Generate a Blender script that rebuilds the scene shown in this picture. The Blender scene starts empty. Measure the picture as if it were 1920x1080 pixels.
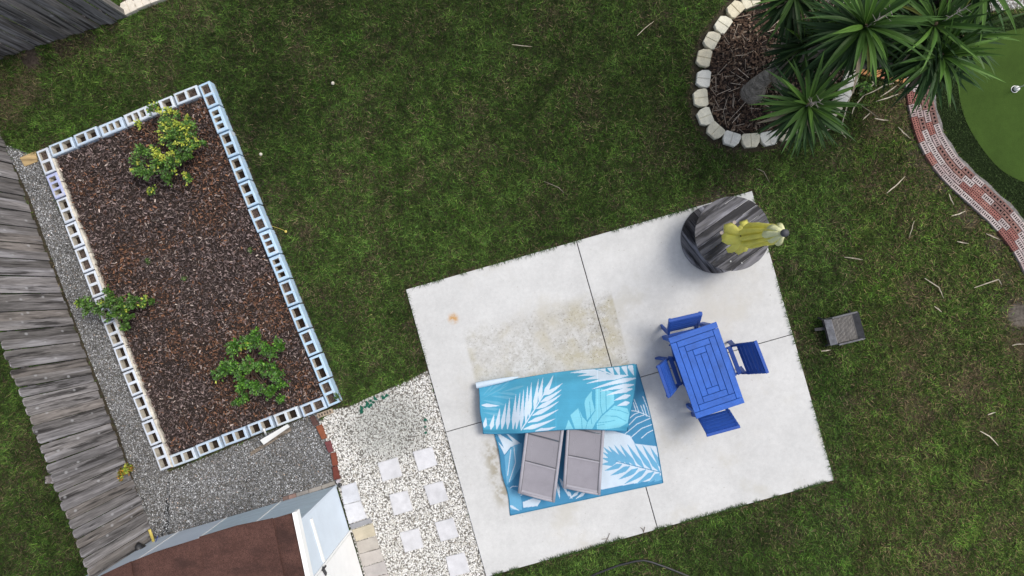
import bpy, math, random
import numpy as np
from mathutils import Vector, Matrix

SC = bpy.context.scene
COL = SC.collection
random.seed(7)
RNG = np.random.default_rng(11)

# ------------------------------------------------------------------ camera
CAM_H, F_PX, NADIR_X = 10.75, 1290.0, 1010.0
TILT = math.atan((NADIR_X - 960.0) / F_PX)
cam_d = bpy.data.cameras.new('camera')
cam_d.sensor_width = 36.0
cam_d.lens = F_PX / 1920.0 * 36.0
cam_d.clip_start, cam_d.clip_end = 0.1, 500.0
cam = bpy.data.objects.new('camera', cam_d)
COL.objects.link(cam)
cam.location = (0, 0, CAM_H)
cam.rotation_euler = (0, TILT, 0)
SC.camera = cam

# ------------------------------------------------------------------ sky, sun, exposure
SUN_EL = math.radians(58)
SUN_AZ = math.atan2(0.86, 0.50)            # clockwise from +Y
world = bpy.data.worlds.new('World')
SC.world = world
world.use_nodes = True
wn = world.node_tree.nodes
bg = wn['Background']
sky = wn.new('ShaderNodeTexSky')
sky.sky_type = 'NISHITA'
sky.sun_disc = False
sky.sun_elevation = SUN_EL
sky.sun_rotation = SUN_AZ
sky.air_density, sky.dust_density, sky.ozone_density = 1.0, 3.0, 1.0
haze_sat = wn.new('ShaderNodeHueSaturation')
haze_sat.inputs['Saturation'].default_value = 0.55
world.node_tree.links.new(sky.outputs[0], haze_sat.inputs['Color'])
world.node_tree.links.new(haze_sat.outputs[0], bg.inputs[0])
bg.inputs[1].default_value = 0.115
sun_d = bpy.data.lights.new('sun', 'SUN')
sun_d.energy = 1.4
sun_d.angle = math.radians(22)
sun_d.color = (1.0, 0.95, 0.88)
sun = bpy.data.objects.new('sun', sun_d)
COL.objects.link(sun)
sv = Vector((math.sin(SUN_AZ) * math.cos(SUN_EL), math.cos(SUN_AZ) * math.cos(SUN_EL), math.sin(SUN_EL)))
sun.rotation_euler = sv.to_track_quat('Z', 'Y').to_euler()
sun.location = sv * 30
SC.view_settings.view_transform = 'Standard'
SC.view_settings.look = 'None'
SC.view_settings.exposure = 0.62
SC.view_settings.gamma = 1.0
SC.view_settings.use_curve_mapping = False

# ------------------------------------------------------------------ geometry helpers
CA, SA = math.cos(TILT), math.sin(TILT)


def P(px, py, z=0.0):
    """point of the place seen at photograph pixel (px, py) that lies at height z"""
    u, v = (px - 960.0) / F_PX, (540.0 - py) / F_PX
    dx, dy, dz = CA * u - SA, v, -SA * u - CA
    t = (z - CAM_H) / dz
    return Vector((dx * t, dy * t, z))


def P2(px, py, z=0.0):
    p = P(px, py, z)
    return (p.x, p.y)


def polyP(pts, z=0.0):
    return [P2(x, y, z) for x, y in pts]


def lin(r, g, b):
    f = lambda c: (c / 255.0) / 12.92 if c <= 10 else ((c / 255.0 + 0.055) / 1.055) ** 2.4
    return (f(r), f(g), f(b))


def inside(poly, x, y):
    """vectorised point in polygon"""
    res = np.zeros(len(x), bool)
    n = len(poly)
    for i in range(n):
        x0, y0 = poly[i]
        x1, y1 = poly[(i + 1) % n]
        if y0 == y1:
            continue
        c = ((y0 > y) != (y1 > y)) & (x < (x1 - x0) * (y - y0) / (y1 - y0) + x0)
        res ^= c
    return res


def dist_seg(x, y, a, b):
    ax, ay = a
    bx, by = b
    dx, dy = bx - ax, by - ay
    t = np.clip(((x - ax) * dx + (y - ay) * dy) / (dx * dx + dy * dy + 1e-12), 0, 1)
    return np.hypot(x - ax - t * dx, y - ay - t * dy)


def dist_line(x, y, pts, closed=False):
    d = np.full(len(x), 1e9)
    n = len(pts)
    for i in range(n if closed else n - 1):
        d = np.minimum(d, dist_seg(x, y, pts[i], pts[(i + 1) % n]))
    return d


def vnoise(x, y, scale, seed):
    r = np.random.default_rng(seed)
    N = 128
    g = r.random((N, N))
    X, Y = x / scale + 53.7, y / scale + 31.3
    xi, yi = np.floor(X).astype(int), np.floor(Y).astype(int)
    fx, fy = X - xi, Y - yi
    fx, fy = fx * fx * (3 - 2 * fx), fy * fy * (3 - 2 * fy)
    a = g[xi % N, yi % N]; b = g[(xi + 1) % N, yi % N]
    c = g[xi % N, (yi + 1) % N]; d = g[(xi + 1) % N, (yi + 1) % N]
    return (a * (1 - fx) + b * fx) * (1 - fy) + (c * (1 - fx) + d * fx) * fy


def fbm(x, y, scale, seed, octs=4):
    v = np.zeros(len(x)); amp = 0.5; tot = 0
    for o in range(octs):
        v += amp * vnoise(x, y, scale / 2 ** o, seed + o); tot += amp; amp *= 0.55
    return v / tot


def sstep(a, b, x):
    t = np.clip((x - a) / (b - a), 0, 1)
    return t * t * (3 - 2 * t)


WL = {}          # world location of every object that parents others


class MB:
    def __init__(s):
        s.v, s.f, s.m = [], [], []

    def add(s, vs, fs, M=None, mi=0):
        k = len(s.v)
        for p in vs:
            p = Vector(p)
            s.v.append(tuple(M @ p) if M is not None else tuple(p))
        for i, f in enumerate(fs):
            s.f.append(tuple(a + k for a in f))
            s.m.append(mi if isinstance(mi, int) else mi[i])

    def box(s, c, d, M=None, ch=0.0, mi=0):
        """box centred at c, size d, optional chamfer of the top rim"""
        x, y, z = d[0] / 2, d[1] / 2, d[2] / 2
        cx, cy, cz = c
        if ch <= 0:
            vs = [(cx + a * x, cy + b * y, cz + e * z) for e in (-1, 1) for a, b in ((-1, -1), (1, -1), (1, 1), (-1, 1))]
            fs = [(3, 2, 1, 0), (4, 5, 6, 7)] + [(i, (i + 1) % 4, 4 + (i + 1) % 4, 4 + i) for i in range(4)]
        else:
            q = ((-1, -1), (1, -1), (1, 1), (-1, 1))
            vs = [(cx + a * x, cy + b * y, cz - z) for a, b in q]
            vs += [(cx + a * x, cy + b * y, cz + z - ch) for a, b in q]
            vs += [(cx + a * (x - ch), cy + b * (y - ch), cz + z) for a, b in q]
            fs = [(3, 2, 1, 0), (8, 9, 10, 11)]
            for k in (0, 4):
                fs += [(k + i, k + (i + 1) % 4, k + 4 + (i + 1) % 4, k + 4 + i) for i in range(4)]
        s.add(vs, fs, M, mi)

    def bar(s, a, b, w, h, up=(0, 0, 1), mi=0):
        a, b = Vector(a), Vector(b)
        d = (b - a)
        L = d.length
        d.normalize()
        upv = Vector(up)
        if abs(d.dot(upv)) > 0.98:
            upv = Vector((0, 1, 0))
        sx = d.cross(upv).normalized()
        uz = sx.cross(d).normalized()
        M = Matrix((sx, d, uz)).transposed().to_4x4()
        M.translation = (a + b) / 2
        s.box((0, 0, 0), (w, L, h), M, mi=mi)

    def tube(s, pts, rad, n=8, cap=True, mi=0):
        pts = [Vector(p) for p in pts]
        m = len(pts)
        rs = rad if isinstance(rad, (list, tuple)) else [rad] * m
        vs, fs = [], []
        prev = None
        for i, p in enumerate(pts):
            t = (pts[min(i + 1, m - 1)] - pts[max(i - 1, 0)]).normalized()
            ref = prev if prev is not None else (Vector((0, 0, 1)) if abs(t.z) < 0.9 else Vector((1, 0, 0)))
            a = (ref - t * ref.dot(t)).normalized()
            prev = a
            b = t.cross(a)
            for k in range(n):
                an = 2 * math.pi * k / n
                vs.append(p + (a * math.cos(an) + b * math.sin(an)) * rs[i])
        for i in range(m - 1):
            for k in range(n):
                fs.append((i * n + k, i * n + (k + 1) % n, (i + 1) * n + (k + 1) % n, (i + 1) * n + k))
        if cap:
            fs.append(tuple(range(n - 1, -1, -1)))
            fs.append(tuple((m - 1) * n + k for k in range(n)))
        s.add(vs, fs, None, mi)

    def prism(s, poly, z0, z1, ch=0.0, M=None, mi=0):
        n = len(poly)
        area = sum(poly[i][0] * poly[(i + 1) % n][1] - poly[(i + 1) % n][0] * poly[i][1] for i in range(n))
        if area < 0:
            poly = list(reversed(poly))
        vs = [(x, y, z0) for x, y in poly]
        if ch > 0:
            cx = sum(p[0] for p in poly) / n; cy = sum(p[1] for p in poly) / n
            vs += [(x, y, z1 - ch) for x, y in poly]
            for x, y in poly:
                d = math.hypot(x - cx, y - cy) + 1e-9
                vs.append((x - (x - cx) / d * ch, y - (y - cy) / d * ch, z1))
            layers = 2
        else:
            vs += [(x, y, z1) for x, y in poly]
            layers = 1
        fs = [tuple(range(n - 1, -1, -1)), tuple(layers * n + i for i in range(n))]
        for l in range(layers):
            fs += [(l * n + i, l * n + (i + 1) % n, (l + 1) * n + (i + 1) % n, (l + 1) * n + i) for i in range(n)]
        s.add(vs, fs, M, mi)

    def lathe(s, prof, n=24, M=None, mi=0):
        vs, fs = [], []
        for r, z in prof:
            for k in range(n):
                a = 2 * math.pi * k / n
                vs.append((r * math.cos(a), r * math.sin(a), z))
        for i in range(len(prof) - 1):
            for k in range(n):
                fs.append((i * n + k, i * n + (k + 1) % n, (i + 1) * n + (k + 1) % n, (i + 1) * n + k))
        fs.append(tuple(range(n - 1, -1, -1)))
        fs.append(tuple((len(prof) - 1) * n + k for k in range(n)))
        s.add(vs, fs, M, mi)

    def holed(s, L, W, H, holes, depth, ch=0.006, mi_top=0, mi_in=1, mi_bot=2, sides=(0, 0, 0, 0)):
        """brick or block, centred in x,y, base at 0, with rectangular holes in its top; sides = material of -y,+x,+y,-x"""
        x, y = L / 2, W / 2
        q = ((-1, -1), (1, -1), (1, 1), (-1, 1))
        vs = [(a * x, b * y, 0) for a, b in q] + [(a * x, b * y, H - ch) for a, b in q] + [(a * (x - ch), b * (y - ch), H) for a, b in q]
        fs = [(3, 2, 1, 0)]
        ms = [sides[0]]
        for k in (0, 4):
            for i in range(4):
                fs.append((k + i, k + (i + 1) % 4, k + 4 + (i + 1) % 4, k + 4 + i))
                ms.append(sides[i] if k == 0 else mi_top)
        s.add(vs, fs, None, ms)
        xs = sorted({-x + ch, x - ch, *[h[0] for h in holes], *[h[1] for h in holes]})
        ys = sorted({-y + ch, y - ch, *[h[2] for h in holes], *[h[3] for h in holes]})
        for i in range(len(xs) - 1):
            for j in range(len(ys) - 1):
                cx, cy = (xs[i] + xs[i + 1]) / 2, (ys[j] + ys[j + 1]) / 2
                if any(h[0] < cx < h[1] and h[2] < cy < h[3] for h in holes):
                    continue
                s.add([(xs[i], ys[j], H), (xs[i + 1], ys[j], H), (xs[i + 1], ys[j + 1], H), (xs[i], ys[j + 1], H)], [(0, 1, 2, 3)], None, mi_top)
        for a, b, c, d in holes:
            e = H - depth
            s.add([(a, c, H), (b, c, H), (b, d, H), (a, d, H), (a, c, e), (b, c, e), (b, d, e), (a, d, e)],
                  [(1, 0, 4, 5), (2, 1, 5, 6), (3, 2, 6, 7), (0, 3, 7, 4), (4, 7, 6, 5)[::-1]], None, [mi_in] * 4 + [mi_bot])

    def mesh(s, name, mats, smooth=False, off=(0, 0, 0)):
        me = bpy.data.meshes.new(name)
        o = off
        me.from_pydata([(a - o[0], b - o[1], c - o[2]) for a, b, c in s.v], [], s.f)
        mats = mats if isinstance(mats, (list, tuple)) else [mats]
        for m in mats:
            me.materials.append(m)
        if len(mats) > 1:
            me.polygons.foreach_set('material_index', s.m)
        if smooth:
            me.polygons.foreach_set('use_smooth', [True] * len(me.polygons))
        me.update()
        return me

    def build(s, name, mats, parent=None, origin=None, smooth=False, color=None):
        """link what was collected (world coordinates) as one object"""
        if parent is not None:
            off = WL[parent.name]
            loc = Vector((0, 0, 0))
            wl = Vector(off)
        else:
            if origin is None:
                a = np.array(s.v)
                origin = ((a[:, 0].min() + a[:, 0].max()) / 2, (a[:, 1].min() + a[:, 1].max()) / 2, a[:, 2].min())
            off = origin
            loc = Vector(origin)
            wl = Vector(origin)
        me = s.mesh(name, mats, smooth, off)
        o = bpy.data.objects.new(name, me)
        COL.objects.link(o)
        o.location = loc
        if parent is not None:
            o.parent = parent
        WL[o.name] = wl
        if color is not None:
            o.color = (*color, 1)
        return o


def tag(o, label=None, cat=None, group=None, kind=None):
    if label: o['label'] = label
    if cat: o['category'] = cat
    if group: o['group'] = group
    if kind: o['kind'] = kind
    return o


def thing(name, loc, label, cat, group=None, rz=0.0):
    o = bpy.data.objects.new(name, None)
    o.empty_display_size = 0.2
    COL.objects.link(o)
    o.location = loc
    o.rotation_euler = (0, 0, rz)
    WL[o.name] = Vector(loc)
    return tag(o, label, cat, group)


def put(name, me, parent, M, color=None):
    """one more object on shared mesh data, M in the parent's frame"""
    o = bpy.data.objects.new(name, me)
    COL.objects.link(o)
    if parent is not None:
        o.parent = parent
    o.matrix_basis = M
    if color is not None:
        o.color = (*color, 1)
    return o


def np_obj(name, v, f, mat, cols=None, smooth=False, parent=None, kind=None):
    """large numpy mesh as one object; f is (M,k)"""
    v = np.asarray(v, np.float32); f = np.asarray(f, np.int32)
    off = np.array(WL[parent.name], np.float32) if parent is not None else np.zeros(3, np.float32)
    me = bpy.data.meshes.new(name)
    me.vertices.add(len(v)); me.vertices.foreach_set('co', (v - off).ravel())
    M, k = f.shape
    me.loops.add(M * k); me.loops.foreach_set('vertex_index', f.ravel())
    me.polygons.add(M)
    me.polygons.foreach_set('loop_start', np.arange(0, M * k, k, dtype=np.int32))
    me.polygons.foreach_set('use_smooth', np.full(M, smooth))
    if cols is not None:
        ca = me.color_attributes.new('Col', 'FLOAT_COLOR', 'POINT')
        c4 = np.ones((len(v), 4), np.float32); c4[:, :3] = cols
        ca.data.foreach_set('color', c4.ravel())
    me.materials.append(mat)
    me.update(calc_edges=True)
    o = bpy.data.objects.new(name, me)
    COL.objects.link(o)
    if parent is not None:
        o.parent = parent
    WL[o.name] = Vector(off)
    if kind: o['kind'] = kind
    return o


# ------------------------------------------------------------------ materials
def mat(name, base=(0.5, 0.5, 0.5), src='const', rough=0.8, spec=0.3, grain=None, bump=0.0, bump_scale=60.0, layers=(), stretch=(1, 1, 1), rnd=0.0, trans=0.0):
    """base colour from a constant, the 'Col' attribute or the object colour, times noise layers.
    layers: (scale, low, high, detail) multipliers; stretch scales object coordinates first."""
    m = bpy.data.materials.new(name)
    m.use_nodes = True
    nt = m.node_tree
    N, Lk = nt.nodes, nt.links
    bs = N['Principled BSDF']
    bs.inputs['Roughness'].default_value = rough
    bs.inputs['Specular IOR Level'].default_value = spec
    if src == 'attr':
        a = N.new('ShaderNodeAttribute'); a.attribute_name = 'Col'; cur = a.outputs['Color']
    elif src == 'obj':
        a = N.new('ShaderNodeObjectInfo'); cur = a.outputs['Color']
    else:
        a = N.new('ShaderNodeRGB'); a.outputs[0].default_value = (*base, 1); cur = a.outputs[0]
    tc = N.new('ShaderNodeTexCoord')
    oi = N.new('ShaderNodeObjectInfo')
    mul = N.new('ShaderNodeMath'); mul.operation = 'MULTIPLY'; mul.inputs[1].default_value = 41.7
    Lk.new(oi.outputs['Random'], mul.inputs[0])
    mp = N.new('ShaderNodeMapping'); mp.inputs['Scale'].default_value = stretch
    Lk.new(tc.outputs['Object'], mp.inputs['Vector'])
    add = N.new('ShaderNodeVectorMath'); add.operation = 'ADD'
    Lk.new(mp.outputs[0], add.inputs[0]); Lk.new(mul.outputs[0], add.inputs[1])
    vec = add.outputs[0]
    for lay in layers:
        sc, lo, hi = lay[:3]
        nz = N.new('ShaderNodeTexNoise'); nz.inputs['Scale'].default_value = sc
        nz.inputs['Detail'].default_value = lay[3] if len(lay) > 3 else 4
        nz.inputs['Roughness'].default_value = 0.6
        Lk.new(vec, nz.inputs['Vector'])
        mr = N.new('ShaderNodeMapRange')
        mr.inputs['From Min'].default_value = 0.3; mr.inputs['From Max'].default_value = 0.7
        mr.inputs['To Min'].default_value = lo; mr.inputs['To Max'].default_value = hi
        Lk.new(nz.outputs['Fac'], mr.inputs['Value'])
        mx = N.new('ShaderNodeMix'); mx.data_type = 'RGBA'; mx.blend_type = 'MULTIPLY'; mx.inputs['Factor'].default_value = 1
        cb = N.new('ShaderNodeCombineColor')
        for k in range(3):
            Lk.new(mr.outputs[0], cb.inputs[k])
        Lk.new(cur, mx.inputs['A']); Lk.new(cb.outputs[0], mx.inputs['B'])
        cur = mx.outputs['Result']
    if rnd > 0:
        mr = N.new('ShaderNodeMapRange'); mr.inputs['To Min'].default_value = 1 - rnd; mr.inputs['To Max'].default_value = 1 + rnd
        Lk.new(oi.outputs['Random'], mr.inputs['Value'])
        hv = N.new('ShaderNodeHueSaturation'); Lk.new(mr.outputs[0], hv.inputs['Value']); Lk.new(cur, hv.inputs['Color'])
        cur = hv.outputs[0]
    Lk.new(cur, bs.inputs['Base Color'])
    if bump > 0:
        nz = N.new('ShaderNodeTexNoise'); nz.inputs['Scale'].default_value = bump_scale; nz.inputs['Detail'].default_value = 5
        Lk.new(vec, nz.inputs['Vector'])
        bp = N.new('ShaderNodeBump'); bp.inputs['Strength'].default_value = bump; bp.inputs['Distance'].default_value = 0.01
        Lk.new(nz.outputs['Fac'], bp.inputs['Height']); Lk.new(bp.outputs[0], bs.inputs['Normal'])
    if trans > 0:
        out = N['Material Output']
        tl = N.new('ShaderNodeBsdfTranslucent'); Lk.new(cur, tl.inputs['Color'])
        ms = N.new('ShaderNodeMixShader'); ms.inputs[0].default_value = trans
        Lk.new(bs.outputs[0], ms.inputs[1]); Lk.new(tl.outputs[0], ms.inputs[2]); Lk.new(ms.outputs[0], out.inputs['Surface'])
    m['cur'] = 0
    return m, cur, vec, bs


def M_(name, **k):
    return mat(name, **k)[0]


def extra_mix(m, cur, vec, bs, color, scale, lo, hi, stretch=None, kind='noise', fac=1.0):
    """mix a second colour over the current one where a noise is high"""
    N, Lk = m.node_tree.nodes, m.node_tree.links
    v = vec
    if stretch:
        mp = N.new('ShaderNodeMapping'); mp.inputs['Scale'].default_value = stretch
        Lk.new(vec, mp.inputs['Vector']); v = mp.outputs[0]
    if kind == 'noise':
        nz = N.new('ShaderNodeTexNoise'); nz.inputs['Scale'].default_value = scale; nz.inputs['Detail'].default_value = 5
        nz.inputs['Roughness'].default_value = 0.65
        out = nz.outputs['Fac']
    else:
        nz = N.new('ShaderNodeTexVoronoi'); nz.inputs['Scale'].default_value = scale
        out = nz.outputs['Distance']
    Lk.new(v, nz.inputs['Vector'])
    mr = N.new('ShaderNodeMapRange'); mr.interpolation_type = 'SMOOTHSTEP'
    mr.inputs['From Min'].default_value = lo; mr.inputs['From Max'].default_value = hi
    mr.inputs['To Max'].default_value = fac
    Lk.new(out, mr.inputs['Value'])
    mx = N.new('ShaderNodeMix'); mx.data_type = 'RGBA'
    Lk.new(mr.outputs[0], mx.inputs['Factor']); Lk.new(cur, mx.inputs['A'])
    mx.inputs['B'].default_value = (*color, 1)
    for l in list(bs.inputs['Base Color'].links):
        Lk.remove(l)
    Lk.new(mx.outputs['Result'], bs.inputs['Base Color'])
    return mx.outputs['Result']


MT = {}
MT['ground'] = M_('soil', src='attr', rough=1, spec=0.1, layers=((3, 0.75, 1.25), (25, 0.6, 1.4)), bump=0.5, bump_scale=40)
MT['grass'] = M_('grass_blades', src='attr', rough=0.75, spec=0.12)
MT['scatter'] = M_('scatter', src='attr', rough=0.85, spec=0.2)
MT['gravel_under'] = M_('gravel_bed', base=(0.13, 0.125, 0.115), rough=1, layers=((60, 0.5, 1.6), (6, 0.8, 1.2)), bump=0.6, bump_scale=80)
MT['white_under'] = M_('white_gravel_bed', base=(0.20, 0.19, 0.17), rough=1, layers=((50, 0.5, 1.4), (5, 0.8, 1.15)), bump=0.6, bump_scale=70)
MT['mulch_under'] = M_('mulch_bed', base=(0.028, 0.020, 0.017), rough=1, layers=((30, 0.5, 1.6), (4, 0.7, 1.3)), bump=0.8, bump_scale=50)

# patio concrete
m, cur, vec, bs = mat('concrete', base=(0.555, 0.555, 0.545), rough=0.85, spec=0.25, layers=((0.9, 0.92, 1.05, 6), (4, 0.95, 1.04, 6), (16, 0.96, 1.03, 5), (90, 0.94, 1.05, 3)), bump=0.08, bump_scale=120)
MT['concrete'] = m
MT['paint_block'] = None
m, cur, vec, bs = mat('painted_block', src='obj', rough=0.8, spec=0.25, layers=((9, 0.9, 1.07), (60, 0.9, 1.08)), bump=0.35, bump_scale=110)
cur = extra_mix(m, cur, vec, bs, (0.60, 0.60, 0.58), 13, 0.54, 0.66, fac=0.75)
extra_mix(m, cur, vec, bs, (0.30, 0.27, 0.23), 9, 0.62, 0.78, fac=0.4)
MT['paint_block'] = m
MT['bare_block'] = M_('bare_block', base=(0.58, 0.54, 0.46), rough=0.95, spec=0.15, layers=((14, 0.7, 1.15), (70, 0.8, 1.15)), bump=0.6, bump_scale=90)
MT['block_fill'] = M_('block_fill', base=(0.055, 0.042, 0.036), rough=1, spec=0.1, layers=((60, 0.3, 2.4), (15, 0.6, 1.5)), bump=0.8, bump_scale=70)
MT['dark_soil'] = M_('dark_soil', base=(0.028, 0.021, 0.017), rough=1, spec=0.1, layers=((40, 0.4, 1.8),), bump=0.8, bump_scale=60)


def wood(name, dark, light, knot, axis, src='const', base=(1, 1, 1), rough=0.85, across=14, dth=(0.54, 0.68), lth=(0.60, 0.74)):
    st = [across] * 3; st[axis] = 0.9
    m, cur, vec, bs = mat(name, src=src, base=base, rough=rough, spec=0.2, stretch=tuple(st), layers=((1.0, 0.50, 1.40, 6), (4.5, 0.65, 1.3, 5)), rnd=0.10, bump=0.35, bump_scale=2.5)
    if dark:
        cur = extra_mix(m, cur, vec, bs, dark, 0.8, dth[0], dth[1], fac=0.9)
    if light:
        cur = extra_mix(m, cur, vec, bs, light, 0.55, lth[0], lth[1], fac=0.8)
    if knot:
        cur = extra_mix(m, cur, vec, bs, knot, 0.62, 0.17, 0.05, stretch=(1, 1, 1) if axis != 2 else (0.6, 0.6, 6.5), kind='voronoi', fac=0.5)
    return m


MT['fence'] = wood('weathered_board', (0.035, 0.032, 0.031), (0.42, 0.405, 0.42), (0.55, 0.55, 0.56), 2, src='obj', across=16, dth=(0.52, 0.64), lth=(0.54, 0.70))
MT['spool'] = wood('spool_plank', (0.008, 0.008, 0.010), (0.33, 0.33, 0.37), None, 0, base=(0.125, 0.122, 0.132), rough=0.6, across=8, dth=(0.46, 0.58), lth=(0.54, 0.66))
MT['tan_wood'] = wood('tan_wood', None, None, None, 0, base=(0.40, 0.29, 0.15))
MT['stake_wood'] = wood('stake_wood', (0.05, 0.045, 0.04), None, None, 0, base=(0.27, 0.22, 0.17))

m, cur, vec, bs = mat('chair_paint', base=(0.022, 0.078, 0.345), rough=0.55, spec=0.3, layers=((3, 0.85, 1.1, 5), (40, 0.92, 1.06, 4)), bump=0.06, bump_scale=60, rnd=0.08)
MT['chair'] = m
m, cur, vec, bs = mat('blue_paint', base=(0.022, 0.108, 0.455), rough=0.5, spec=0.35, layers=((3, 0.82, 1.12, 6), (12, 0.92, 1.06), (40, 0.90, 1.08, 4)), bump=0.06, bump_scale=60, rnd=0.05)
extra_mix(m, cur, vec, bs, (0.010, 0.05, 0.20), 2.6, 0.62, 0.74, fac=0.6)
MT['blue'] = m
MT['brick'] = M_('brick', src='obj', rough=0.9, spec=0.2, layers=((18, 0.8, 1.15), (90, 0.85, 1.12)), bump=0.4, bump_scale=120)
MT['brick_hole'] = M_('brick_hole', base=(0.11, 0.097, 0.09), rough=1, layers=((30, 0.35, 2.0),))
MT['hole_fill'] = M_('hole_fill', base=(0.16, 0.14, 0.13), rough=1, layers=((80, 0.4, 2.2),))
MT['stone'] = M_('cream_stone', src='obj', rough=0.9, spec=0.2, layers=((10, 0.86, 1.08), (80, 0.88, 1.1)), bump=0.35, bump_scale=90)
MT['paver'] = M_('paver', src='obj', rough=0.9, spec=0.2, layers=((6, 0.86, 1.1), (80, 0.93, 1.06)), bump=0.15, bump_scale=110)
MT['turf'] = M_('putting_turf', base=(0.040, 0.074, 0.013), rough=0.9, spec=0.12, layers=((1.6, 0.86, 1.14), (120, 0.72, 1.3), (14, 0.93, 1.07)), bump=0.35, bump_scale=160)
MT['fringe'] = M_('fringe_turf', base=(0.015, 0.027, 0.008), rough=1, spec=0.1, layers=((70, 0.5, 1.5), (5, 0.8, 1.2)), bump=0.5, bump_scale=120)
MT['edge_concrete'] = M_('edging_concrete', base=(0.17, 0.16, 0.155), rough=0.95, layers=((14, 0.6, 1.3), (70, 0.75, 1.25)), bump=0.4, bump_scale=60)
MT['white_paint'] = M_('white_paint', base=(0.86, 0.86, 0.85), rough=0.5, spec=0.4, layers=((5, 0.95, 1.03),))
MT['white_plastic'] = M_('white_plastic', base=(0.78, 0.78, 0.76), rough=0.4, spec=0.4, layers=((8, 0.93, 1.03),))
m, cur, vec, bs = mat('pale_blue_siding', base=(0.61, 0.685, 0.765), rough=0.55, spec=0.35, layers=((2.5, 0.94, 1.05),), rnd=0.03)
MT['siding_light'] = m
m, cur, vec, bs = mat('grey_blue_siding', base=(0.50, 0.60, 0.66), rough=0.6, spec=0.3, stretch=(1, 1, 4), layers=((2.5, 0.88, 1.10, 6), (12, 0.93, 1.06)), rnd=0.05)  # greyer, more uneven blue than the other siding
MT['siding_grey'] = m
m, cur, vec, bs = mat('brown_roofing', base=(0.082, 0.042, 0.034), rough=0.95, spec=0.15, layers=((2.2, 0.7, 1.25, 6), (110, 0.5, 1.6, 3), (25, 0.85, 1.15)), bump=0.3, bump_scale=200)
extra_mix(m, cur, vec, bs, (0.034, 0.021, 0.019), 1.5, 0.50, 0.68, stretch=(1, 2.5, 1), fac=0.55)
MT['roofing'] = m
MT['black_metal'] = M_('black_metal', base=(0.03, 0.03, 0.033), rough=0.5, spec=0.4, layers=((20, 0.7, 1.5),))
MT['grill_plate'] = M_('grill_plate', base=(0.12, 0.12, 0.13), rough=0.6, spec=0.4, layers=((12, 0.6, 1.4), (60, 0.8, 1.2)), bump=0.2)
MT['plate_lit'] = M_('lit_plate', base=(0.21, 0.21, 0.22), rough=0.6, spec=0.4, layers=((12, 0.6, 1.3), (50, 0.8, 1.2)))  # paler copy of the grill plate: light on the front put into colour
MT['grate'] = M_('grate_bars', base=(0.22, 0.205, 0.19), rough=0.5, spec=0.5, layers=((7, 0.5, 1.3),))
MT['black_plastic'] = M_('black_plastic', base=(0.02, 0.02, 0.022), rough=0.45, spec=0.5)
MT['grey_cap'] = M_('grey_cap', base=(0.06, 0.062, 0.07), rough=0.6)
MT['canopy'] = M_('yellow_canopy', base=(0.95, 0.92, 0.33), trans=0.6, rough=0.85, spec=0.15, layers=((5, 0.9, 1.08), (90, 0.95, 1.05)))
MT['canopy_top'] = M_('faded_canopy', base=(0.90, 0.90, 0.55), trans=0.3, rough=0.85, spec=0.15, layers=((5, 0.9, 1.08),))
MT['pole'] = M_('umbrella_pole', base=(0.35, 0.35, 0.36), rough=0.35, spec=0.5)
MT['sling_mesh'] = None
m, cur, vec, bs = mat('sling_mesh', base=(0.262, 0.252, 0.278), rough=0.8, spec=0.25, layers=((3, 0.95, 1.05),))
N_, L_ = m.node_tree.nodes, m.node_tree.links
wv = N_.new('ShaderNodeTexChecker'); wv.inputs['Scale'].default_value = 88
wv.inputs['Color1'].default_value = (1.06, 1.06, 1.06, 1); wv.inputs['Color2'].default_value = (0.80, 0.80, 0.80, 1)
mpn = N_.new('ShaderNodeMapping'); mpn.inputs['Rotation'].default_value = (0, 0, 0.6)
L_.new(N_.new('ShaderNodeTexCoord').outputs['Object'], mpn.inputs[0]); L_.new(mpn.outputs[0], wv.inputs['Vector'])
mxn = N_.new('ShaderNodeMix'); mxn.data_type = 'RGBA'; mxn.blend_type = 'MULTIPLY'; mxn.inputs['Factor'].default_value = 1
L_.new(cur, mxn.inputs['A']); L_.new(wv.outputs['Color'], mxn.inputs['B']); L_.new(mxn.outputs['Result'], bs.inputs['Base Color'])
MT['sling_mesh'] = m
MT['sling_plain'] = M_('sling_plain', base=(0.268, 0.256, 0.284), rough=0.8, spec=0.25, layers=((6, 0.92, 1.06), (120, 0.94, 1.06)))
MT['sling_edge'] = M_('sling_edge', base=(0.335, 0.325, 0.36), rough=0.6, spec=0.3, layers=((8, 0.92, 1.08),))
MT['dark_seam'] = M_('dark_seam', base=(0.02, 0.02, 0.022), rough=0.8)
MT['frame_grey'] = M_('frame_grey', base=(0.10, 0.10, 0.11), rough=0.5)
MT['rug'] = M_('woven_rug', src='attr', rough=0.8, spec=0.2, layers=((5, 0.95, 1.05), (140, 0.92, 1.08)), bump=0.1, bump_scale=180)
MT['rug_edge'] = M_('rug_binding', base=lin(52, 122, 156), rough=0.8)
MT['yucca'] = None
m, cur, vec, bs = mat('yucca_leaf', src='obj', rough=0.5, spec=0.25, stretch=(0.6, 22, 1), layers=((2.5, 0.7, 1.3, 3),), rnd=0.22)
MT['yucca'] = m
MT['yucca_mass'] = M_('yucca_mass', src='attr', rough=0.55, spec=0.2)
MT['bark'] = M_('yucca_bark', base=(0.23, 0.205, 0.175), rough=0.95, spec=0.15, stretch=(1, 1, 3), layers=((6, 0.5, 1.4), (30, 0.5, 1.4)), bump=1.0, bump_scale=22)
MT['leafy'] = M_('shrub_leaves', src='attr', rough=0.45, spec=0.35)
MT['stem'] = M_('shrub_stem', base=(0.13, 0.095, 0.065), rough=0.9, layers=((20, 0.7, 1.3),))
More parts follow.
